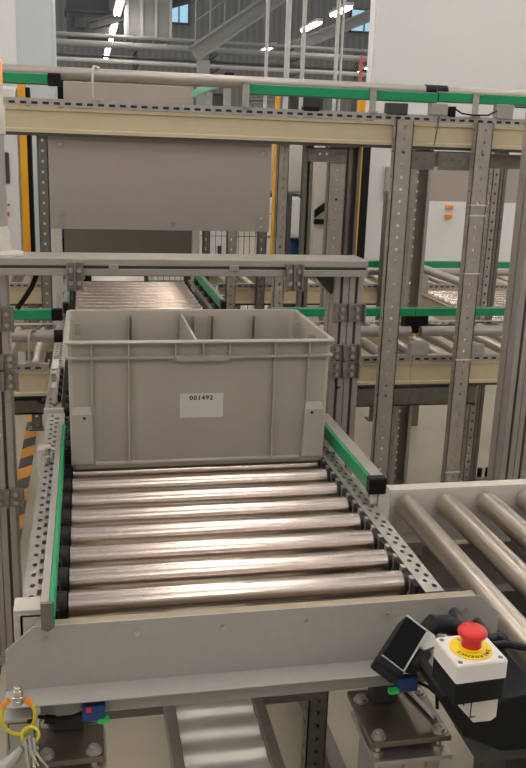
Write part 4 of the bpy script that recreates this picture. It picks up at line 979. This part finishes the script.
MB().tube([(0.478, 1.125, 0.762), (0.488, 1.10, 0.752), (0.497, 1.07, 0.742), (0.506, 1.04, 0.728)], [0.010, 0.0105, 0.0105, 0.009], n=10).build('handle', M['black'], CR)
MB().cyl((0.60, 1.152, 0.752), (0.60, 1.2345, 0.752), 0.009, n=12).build('mount_pin', M['darkgrey'], CR)
# black plastic cover and grip at the lower right
t = thing('cable_cover', (0.60, 1.05, 0.60), 'black angular plastic cover under the emergency stop bracket', 'cover')
MB().prism([(0.530, 0.722), (0.575, 0.708), (0.598, 0.724), (0.655, 0.733), (0.655, 0.63), (0.60, 0.632), (0.536, 0.665)], 'y', 1.03, 1.15).build('shell', M['black'], t, smooth=False, bevel=0.004)
MB().prism([(0.575, 0.60), (0.66, 0.60), (0.66, 0.63), (0.60, 0.632)], 'y', 1.05, 1.14).box(0.60, 1.08, 0.0, 0.64, 1.11, 0.60).build('stem', M['darkgrey'], t, smooth=False)
t = thing('black_lever', (0.64, 1.13, 0.76), 'black lever beside the red button at the right edge', 'lever')
MB().tube([(0.604, 1.10, 0.772), (0.63, 1.105, 0.768), (0.655, 1.11, 0.758), (0.675, 1.115, 0.75)], [0.005, 0.006, 0.006, 0.005], n=8).build('arm', M['black'], t)
MB().box(0.628, 1.152, 0.715, 0.662, 1.168, 0.750).build('block', M['rubber'], t, smooth=False, bevel=0.004)
MB().cyl((0.645, 1.168, 0.73), (0.645, 1.2345, 0.73), 0.008, n=12).build('mount_pin', M['darkgrey'], t)
MB().cyl((0.645, 1.11, 0.762), (0.645, 1.16, 0.745), 0.005, n=8).build('link', M['black'], t)

# ------------------------------------------------------------------ yellow wire seal, hook and grey terminal box at lower left
YL = thing('cable_loop', (-0.115, 1.17, 0.67), 'yellow cable loop with orange ends hanging on a steel clamp', 'cable')
pts = []
for i in range(33):
    a = math.radians(118) + math.radians(304)*i/32
    pts.append((-0.1135+0.0245*math.cos(a), 1.176-0.006*math.sin(a), 0.668+0.036*math.sin(a)))
MB().tube(pts, 0.0028, n=10).build('wire', M['wire'], YL)
o = MB()
for i0_, i1_ in ((0, 3), (29, 32)): o.tube(pts[i0_:i1_+1], 0.0042, n=10)
o.build('crimp_sleeve', M['orange'], YL)
MB().tube([(-0.0965+0.0125*math.cos(2*PI*i/20), 1.170+0.004*math.sin(2*PI*i/20), 0.637+0.0115*math.sin(2*PI*i/20)) for i in range(20)], 0.0025, n=8, closed=True).build('small_ring', M['wire'], YL)
MB().box(-0.1185, 1.170, 0.692, -0.1065, 1.184, 0.713).lathe((-0.1125, 1.176, 0.689), [(0.008, 0), (0.008, 0.006), (0.006, 0.008)], n=14).lathe((-0.1125, 1.176, 0.7125), [(0.0050, 0), (0.0050, 0.005)], n=12).box(-0.1205, 1.168, 0.700, -0.1045, 1.186, 0.704).build('clamp', M['chrome'], YL, bevel=0.001)
t = thing('wire_hooks', (-0.10, 1.16, 0.61), 'bright steel hooks and wires hanging from the yellow ring', 'hook')
for dx, dz in ((0.0, 0.0), (0.006, -0.004), (-0.006, -0.006)):
    MB().tube([(-0.098+dx, 1.165, 0.640+dz), (-0.096+dx, 1.158, 0.624+dz), (-0.091+dx*1.6, 1.155, 0.609+dz), (-0.085+dx*2.2, 1.157, 0.592+dz)], [0.0022, 0.0030, 0.0026, 0.0018], n=8).build('hook', M['chrome'], t)
t = thing('terminal_box', (-0.115, 1.2, 0.60), 'small grey box behind the yellow cable loop', 'box')
MB().box(-0.136, 1.196, 0.575, -0.094, 1.234, 0.648).build('housing', M['plate'], t, smooth=False, bevel=0.002)
MB().box(-0.131, 1.1955, 0.640, -0.099, 1.196, 0.6415).box(-0.131, 1.1955, 0.595, -0.1297, 1.196, 0.6415).box(-0.102, 1.194, 0.640, -0.094, 1.196, 0.646).build('seam_line', M['ink'], t, smooth=False)
MB().box(-0.13, 1.20, 0, -0.10, 1.23, 0.575).build('stem', M['alu'], t, smooth=False)
b = MB()
for z in (0.602, 0.614, 0.589): b.cyl((-0.094, 1.205, z), (-0.086, 1.203, z), 0.0048, n=8)
b.build('nut', M['chrome'], t)
t = thing('fabric_hose', (-0.13, 1.165, 0.59), 'grey bunched hose at the bottom left corner', 'hose')
MB().tube([(-0.155, 1.15, 0.585), (-0.14, 1.16, 0.590), (-0.122, 1.165, 0.602), (-0.108, 1.168, 0.618)], [0.010, 0.010, 0.0085, 0.005], n=14).build('hose_body', M['plate'], t)
MB().tube([(-0.108, 1.168, 0.618), (-0.104, 1.1685, 0.630), (-0.101, 1.169, 0.636)], 0.003, n=8).build('tail', M['chrome'], t)

# ------------------------------------------------------------------ floor tape
t = thing('hazard_tape', (-0.3, 3.4, 0.0), 'orange and black hazard tape on the floor at left', 'floor marking')
y = 2.0; k = 0
while y < 5.2:
    def cx_(yy): return -0.300 - 0.004*(yy-3.0)
    b = MB(); w = 0.030; sl = 0.03
    b.prism([(cx_(y)-w, y-sl), (cx_(y)+w, y+sl), (cx_(y)+w, y+0.145+sl), (cx_(y)-w, y+0.145-sl)], 'z', 0.0002, 0.0012)
    b.build('stripe', M['tapeorange'] if k % 2 else M['tapedark'], t, smooth=False)
    y += 0.1455; k += 1
